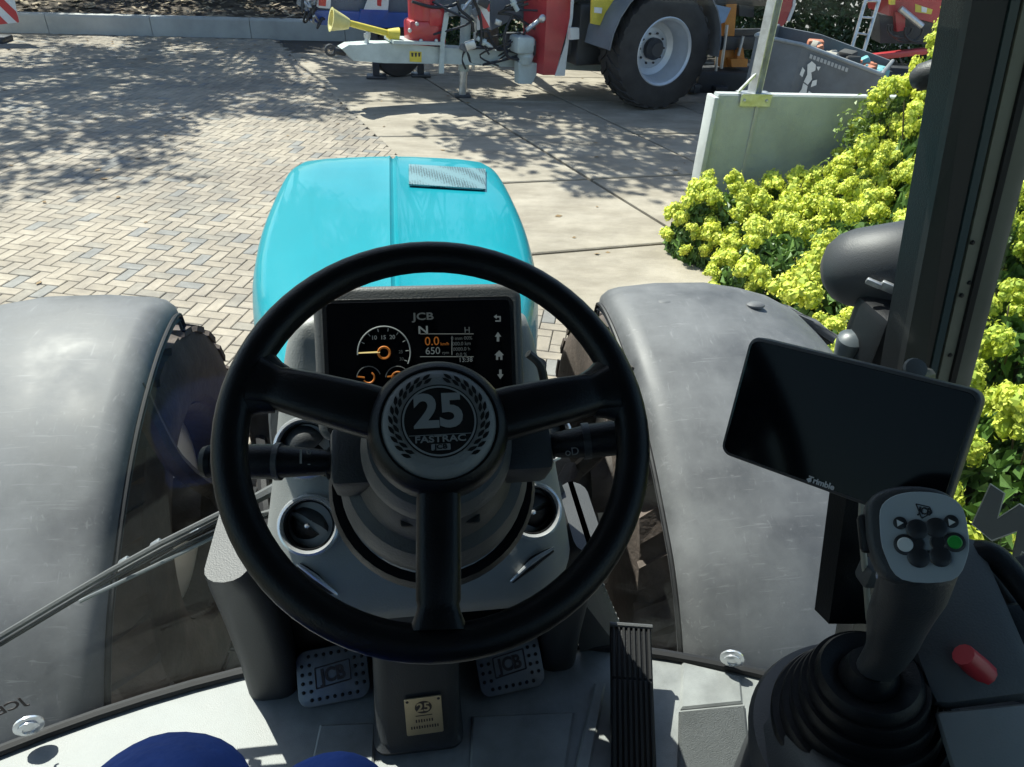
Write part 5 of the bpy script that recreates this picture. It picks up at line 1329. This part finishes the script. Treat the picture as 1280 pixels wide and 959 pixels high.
# handle
jt2 = JM @ Vector((0, 0, .10)); hbk = HM @ Vector((0, -.018, -.022))
b = MB(); rings = []
pth = [JM @ Vector((0, 0, .105)), at(1112, 812, d=.765), at(1124, 772, d=.715), at(1140, 738, d=.675), hbk + Vector((0, .0, -.012)), hbk]
wd_ = [(.020, .016), (.024, .020), (.030, .024), (.032, .026), (.033, .022), (.030, .014)]
P_, _x = spline(pth, [0]*6, 4); 
for k, p in enumerate(P_):
    t = (P_[min(k+1, len(P_)-1)]-P_[max(k-1, 0)]).normalized(); sxv = (Vector((1, -.1, -.1)) - t*t.dot(Vector((1, -.1, -.1)))).normalized(); syv = t.cross(sxv)
    f_ = k/(len(P_)-1)*5; i0 = min(4, int(f_)); tt = f_-i0; a = wd_[i0][0]*(1-tt)+wd_[i0+1][0]*tt; c_ = wd_[i0][1]*(1-tt)+wd_[i0+1][1]*tt
    rings.append([tuple(p + sxv*a*math.cos(q)+syv*c_*math.sin(q)) for q in [2*math.pi*j/18 for j in range(18)]])
b.loft(rings); b.o('joystick_handle', m_dgrey, jh, smooth=60)
b = MB(); b.rbox((-.044, .004, -.020), (.012, .034, .018), .004, HM); b.o('thumb_rocker', m_blk, jh)
b = MB(); b.tube([at(1104, 708, d=.66), at(1100, 722, d=.665)], .004, 8); b.o('trigger_switch', m_chrome, jh)
# levers and trim behind the joystick
b = MB(); b.rbox((0, 0, 0), (.17, .10, .03), .01, zframe(at(1235, 815, d=.84), (-.2, -.5, .8))); b.o('lever_panel', m_blk, rc)
b = MB(); b.tube([at(1250, 862, d=.80), at(1226, 838, d=.79)], .010, 10); lv = b.o('lever', m_blk, rc); b = MB(); b.tube([at(1230, 842, d=.785), at(1204, 818, d=.775)], [.014, .012], 12); b.o('red_grip', mat('red_plastic', (.50, .03, .04), .4), lv)
b = MB(); b.rbox((0, 0, 0), (.12, .18, .05), .02, zframe(at(1190, 775, d=.83), (-.3, -.4, .8))); b.o('switch_housing', m_mgrey, rc)
b = MB(); b.rbox((0, 0, 0), (.20, .2, .02), .006, zframe(at(1262, 800, d=.93), (-.5, -.4, .7))); b.o('trim_plate', m_dgrey, rc)
b = MB(); b.rbox((0, 0, 0), (.10, .07, .015), .004, zframe(at(1245, 930, d=.76), (-.3, -.5, .8))); b.o('pale_switch_plate', m_lgrey, rc)
b = MB(); b.tube([at(1196, 742, d=.86), at(1200, 706, d=.85), at(1216, 692, d=.85), at(1240, 694, d=.84), at(1265, 718, d=.83), at(1320, 790, d=.80)], .0145, 14, sub=6); b.o('grab_rail', m_blk, tr, smooth=60)
b = MB(); b.tube([at(1208, 760, d=.88), at(1206, 728, d=.88), at(1228, 712, d=.88), at(1250, 730, d=.87), at(1300, 810, d=.85)], .007, 10, sub=6); b.o('grab_rail_stay', m_mgrey, tr, smooth=60)

# ---- decal letters on the door glass (read from outside)
def DG(px, py):
    z = 2.0
    for _ in range(20): p = at(px, py, x=sidex(z)-.008); z = p.z
    return p
m_dec = mat('decal_grey', (.11, .125, .125), .6); m_dec2 = mat('decal_edge', (.55, .56, .5), .6)
for poly in ([(1238, 605), (1256, 617), (1247, 648), (1275, 630), (1300, 646), (1282, 705), (1265, 698), (1272, 664), (1240, 676), (1215, 655)], [(1278, 690), (1300, 702), (1300, 730), (1270, 708)]):
    cx_ = sum(p[0] for p in poly)/len(poly); cy_ = sum(p[1] for p in poly)/len(poly)
    P_ = [DG(*q) for q in poly]; b = MB(); b.add(P_ + [p+Vector((.001, 0, 0)) for p in P_], [tuple(range(len(P_))), tuple(reversed(range(len(P_), 2*len(P_))))]); dl = b.o('door_decal', m_dec, door_glass, smooth=None)
    b = MB(); b.tube(P_ + [P_[0]], .0012, 4); b.o('decal_outline', m_dec2, dl) if False else b.o('decal_outline', m_dec2, door_glass)

# ---- things outside the right windshield: air cleaner, mirror arm
c0 = at(1075, 335, d=1.52); c1 = at(1200, 318, d=1.40); axv = (c1-c0).normalized()
b = MB(); b.lathe([(.001, -.075), (.035, -.070), (.060, -.055), (.077, -.03), (.083, .0), (.083, .135), (.06, .15)], zframe(c0, axv), 36); acn = b.o('air_cleaner', m_dgrey, tr, smooth=60)
b = MB(); b.rbox((0, 0, 0), (.030, .013, .010), .003, frame(at(1092, 354, d=1.42), at(1120, 366, d=1.41)-at(1092, 354, d=1.42), (0, -.3, 1))); b.rbox((0, 0, 0), (.03, .02, .010), .003, frame(at(1110, 359, d=1.42), at(1120, 366, d=1.41)-at(1092, 354, d=1.42), (0, -.3, 1))); b.o('latch', m_galv, acn)
b = MB(); b.rbox((0, 0, 0), (.12, .12, .22), .02, Matrix.Translation(at(1100, 440, d=1.5))); b.rbox((0, 0, 0), (.07, .07, .5), .015, Matrix.Translation(at(1105, 560, d=1.45))); b.o('air_cleaner_bracket', m_blk, acn)
b = MB(); b.lathe([(.026, -.05), (.030, .0), (.028, .012), (.016, .022), (.001, .024)], zframe(at(1064, 428, d=1.5), (-.2, -.2, 1)), 20); b.o('intake_cap', mat('grey_blue_cap', (.07, .085, .095), .4, var=.1), acn)
b = MB(); b.tube([at(1139, 101, d=1.0), at(1142, 100, d=1.0), at(1150, 97, d=.99), at(1175, 90, d=.98), at(1230, 76, d=.95)], [.004, .012, .018, .0195, .020], 14); ma = b.o('mirror_arm', m_dgrey, tr, smooth=60)
b = MB(); b.tube([at(1146, 113, d=1.0), at(1200, 102, d=.95)], .002, 6); b.o('mirror_cable', m_hose, ma)
# unseen rear fenders, added beside the cab to block low light from behind
for sgn in (-1, 1):
    rows = [[(sgn*(.95 if sgn > 0 else 1.55), -1.75 + 1.05*math.cos(a), .95 + 1.0*math.sin(a)), (sgn*(1.55 if sgn > 0 else .95), -1.75 + 1.05*math.cos(a), .95 + 1.0*math.sin(a))] for a in [R(q) for q in range(5, 176, 10)]]
    MB().sheet(rows, .02).o('rear_fender', m_fend, tr, smooth=50)
    b = MB(); b.plate([(-1.75+1.05*math.cos(R(q)), .95+1.0*math.sin(R(q))) for q in range(0, 181, 12)], .03, Matrix(((0, 0, 1, sgn*.95), (1, 0, 0, 0), (0, 1, 0, 0), (0, 0, 0, 1)))); b.o('fender_side', m_fend, tr, smooth=None)
    wh, Mw = big_wheel(tr, Vector((sgn*1.25, -1.75, .90)), Vector((sgn, 0, 0)), .92, .58, .5)
    MB().lathe([(.5, .2), (.48, .1), (.3, .0), (.001, .02)], Mw, 32, cap=False).o('rim', m_rimp, wh)
# seat behind the camera
b = MB(); b.rbox((CT, -.34, 1.80), (.50, .50, .16), .06, seg=3); st_ = b.o('seat_cushion', m_dgrey, tr); b = MB(); b.rbox((CT, -.66, 2.2), (.48, .14, .74), .06, Matrix.Identity(4), 3); b.o('seat_backrest', m_dgrey, st_); b = MB(); b.rbox((CT, -.36, 1.53), (.34, .36, .38), .05); b.o('seat_base', m_blk, st_)

# ================================================================== GUIDANCE TABLET
TL, TR, BL = at(938, 419, d=.80), at(1231, 490, d=.655), at(899, 566, d=.825)
tx = (TR-TL); th_ = (BL-TL); txn = tx.normalized(); tyn = (-th_ + txn*th_.dot(txn)).normalized()
TWd, THt = tx.length, abs(th_.dot(tyn)); TC = TL + tx/2 - tyn*THt/2
TM = frame(TC, txn, tyn)
gt = empty('tablet_display', at(1060, 745, d=.80), 'black rectangular guidance tablet mounted beside the right windshield pillar', 'tablet')
MB().plate(rrect(TWd, THt, .012, 5), .022, TM @ Matrix.Translation((0, 0, -.022)), .003, 2).o('casing', m_dgrey, gt, smooth=45)
sc_ = MB().plate(rrect(TWd-.008, THt-.008, .009, 5), .0012, TM @ Matrix.Translation((0, 0, -.0002)), .0004, 1).o('screen', m_screen, gt, smooth=None)
def TP(px, py): p = on_plane(px, py, TC, TM.col[2].xyz); return p
p = TP(1027, 604); n_ = TM.col[2].xyz
text('maker_logo', 'Trimble', .0085, mat('logo_white', (.6, .6, .6), .5), Matrix.Translation(n_*.0014) @ frame(p, txn, tyn), sc_, bold=.03)
b = MB(); p = TP(1012, 600)+n_*.0014; b.add([p+txn*x+tyn*y for (x, y) in ((-.003, 0), (0, -.0028), (.003, 0), (0, .0028))], [(0, 1, 2, 3)]); b.o('maker_mark', MATS['logo_white'], sc_, smooth=None)
b = MB(); q = [at(1058, 622, d=.80), at(1084, 625, d=.80), at(1086, 780, d=.88), at(1036, 780, d=.88)]
b.add(q + [p_+Vector((.0, .03, -.01)) for p_ in q], [(3, 2, 1, 0), (4, 5, 6, 7), (0, 1, 5, 4), (1, 2, 6, 5), (2, 3, 7, 6), (3, 0, 4, 7)]); b.o('mounting_arm', m_blk, gt, smooth=None)
MB().tube([at(1078, 625, d=.77), at(1077, 660, d=.775), at(1082, 720, d=.80), at(1086, 775, d=.85)], .0035, 8, sub=5).o('cable', mat('cable_grey', (.36, .34, .28), .5), gt)
MB().rbox((0, 0, 0), (.035, .025, .03), .006, Matrix.Translation(at(1095, 715, d=.80))).o('cable_plug', m_mgrey, gt)
b = MB(); b.tube([TM @ Vector((TWd*.2, THt*.15, -.02)), at(1142, 476, d=.88), at(1158, 470, d=1.02)], .012, 10); b.o('ball_joint_arm', m_dgrey, gt)
b = MB(); b.lathe([(.012, 0), (.014, .004), (.012, .008), (.006, .009)], zframe(at(1142, 463, d=.84), (-.2, -.6, .7)), 16); b.o('clamp_knob', m_mgrey, gt)

# ================================================================== THE DRIVER
m_cloth = mat('blue_workwear', (.02, .07, .33), .85, var=.25, vscale=6, bump=.6, bscale=28)
m_skin = mat('skin', (.45, .28, .20), .5, var=.05); m_boot = mat('boot_leather', (.03, .025, .02), .5); m_hair = mat('hair', (.05, .035, .02), .7)
def skin_body(name, nodes, edges, mats, pick, parent, root=0):
    me = bpy.data.meshes.new(name); me.from_pydata([n[0] for n in nodes], edges, []); ob = bpy.data.objects.new(name, me); COL.objects.link(ob)
    sm = ob.modifiers.new('skin', 'SKIN'); sm.use_smooth_shade = True
    for i, n in enumerate(nodes):
        sv = me.skin_vertices[0].data[i]; r_ = n[1]; sv.radius = r_ if isinstance(r_, tuple) else (r_, r_); sv.use_root = (i == root)
    ss = ob.modifiers.new('sub', 'SUBSURF'); ss.levels = 3; ss.render_levels = 3
    bpy.context.view_layer.update()
    m2 = bpy.data.meshes.new_from_object(ob.evaluated_get(bpy.context.evaluated_depsgraph_get())); bpy.data.objects.remove(ob)
    from mathutils import noise
    for v in m2.vertices:                          # folds in the cloth
        c = v.co
        if c.z < 2.4 and c.z > 1.45: v.co = c + v.normal*(.008*noise.noise(Vector((c.x*8+c.y*5, c.y*9, c.z*10))) + .0012*noise.noise(c*26))
    m2.update()
    m2.materials.clear()
    for m in mats: m2.materials.append(m)
    for f in m2.polygons: f.material_index = pick(f.center); f.use_smooth = True
    m2.name = name; o = bpy.data.objects.new(name, m2); link(o, parent); return o
pe = empty('person', (0, -.35, 1.35), 'seated driver in royal blue work trousers, knee just showing beside the pedals', 'person')
sx0 = -.17
nodes = [((sx0, -.40, 1.98), (.17, .13)), ((sx0, -.44, 2.14), (.15, .11)), ((sx0, -.47, 2.30), (.17, .12)), ((sx0, -.47, 2.42), (.13, .09)), ((sx0, -.46, 2.50), .06), ((sx0, -.44, 2.60), (.085, .095)), ((sx0, -.44, 2.70), (.075, .085)),
         ((sx0-.11, -.25, 1.965), .098), ((-.27, .10, 1.91), .115), ((-.235, .395, 1.832), .114), ((-.235, .48, 1.77), .095), ((-.29, .45, 1.60), .060), ((-.30, .40, 1.44), .050), ((-.31, .46, 1.39), .045), ((-.33, .56, 1.385), .036),
         ((sx0+.12, -.25, 1.965), .098), ((-.09, .05, 1.89), .100), ((-.07, .385, 1.832), .090), ((-.065, .45, 1.77), .075), ((-.02, .32, 1.58), .056), ((-.01, .22, 1.44), .048), ((.0, .28, 1.39), .045), ((.01, .38, 1.385), .036),
         ((sx0-.21, -.47, 2.36), .068), ((-.44, -.38, 2.12), .052), ((-.30, -.20, 2.30), .042), ((-.14, -.10, 2.50), .032), ((-.085, -.08, 2.57), .036),
         ((sx0+.21, -.47, 2.36), .068), ((.14, -.38, 2.12), .052), ((.17, -.20, 2.30), .042), ((.17, -.10, 2.50), .032), ((.16, -.08, 2.57), .036)]
nodes = [n if i not in (24, 25, 26, 29, 30, 31) else n for i, n in enumerate(nodes)]
for i, dy in ((25, -.03), (26, -.04), (30, -.03), (31, -.04)):
    (x, y, z), r_ = nodes[i]; nodes[i] = ((x, y+dy, z), r_)
edges = [(0, 1), (1, 2), (2, 3), (3, 4), (4, 5), (5, 6), (0, 7), (7, 8), (8, 9), (9, 10), (10, 11), (11, 12), (12, 13), (13, 14), (0, 15), (15, 16), (16, 17), (17, 18), (18, 19), (19, 20), (20, 21), (2, 22), (22, 23), (23, 24), (24, 25), (25, 26), (2, 27), (27, 28), (28, 29), (29, 30), (30, 31)]
def pick(c):
    if c.z > 2.485 and abs(c.x-sx0) < .11 and c.y < -.3: return 1
    if c.z > 2.44 and c.y > -.2: return 1
    if c.z < 1.45: return 2
    return 0
body = skin_body('body', nodes, edges, [m_cloth, m_skin, m_boot], pick, pe)
b = MB(); b.lathe([(.102, -.05), (.107, .0), (.10, .05), (.075, .085), (.035, .10), (.001, .103)], Matrix.Translation((sx0, -.45, 2.695)), 28, sx=.86); b.o('hair', m_hair, pe, smooth=60)
b = MB()
for sx_ in (-1, 1): b.lathe([(.011, -.008), (.012, 0), (.006, .008), (.001, .010)], zframe((sx0+sx_*.032, -.357, 2.645), (0, 1, 0)), 12)
b.o('eyes', m_white, body)
b = MB(); b.tube([(sx0, -.352, 2.65), (sx0, -.338, 2.615)], [.008, .014], 10); b.tube([(sx0-.025, -.356, 2.572), (sx0, -.350, 2.570), (sx0+.025, -.356, 2.572)], .006, 8); b.o('nose_and_mouth', m_skin, body)
for sx_ in (-1, 1):
    hx = -.085 if sx_ < 0 else .16; b = MB()
    for k in range(4): b.tube([(hx+.012*(k-1.5), -.11, 2.585), (hx+.012*(k-1.5)+.01*sx_*-1, -.085, 2.605+.004*(k % 2)), (hx+.012*(k-1.5)-sx_*.02, -.07, 2.60-.004*k)], [.0095, .009, .0075], 8)
    b.tube([(hx-sx_*.025, -.12, 2.565), (hx-sx_*.045, -.095, 2.58), (hx-sx_*.05, -.075, 2.595)], [.011, .010, .008], 8)
    b.o('fingers', m_skin, body)
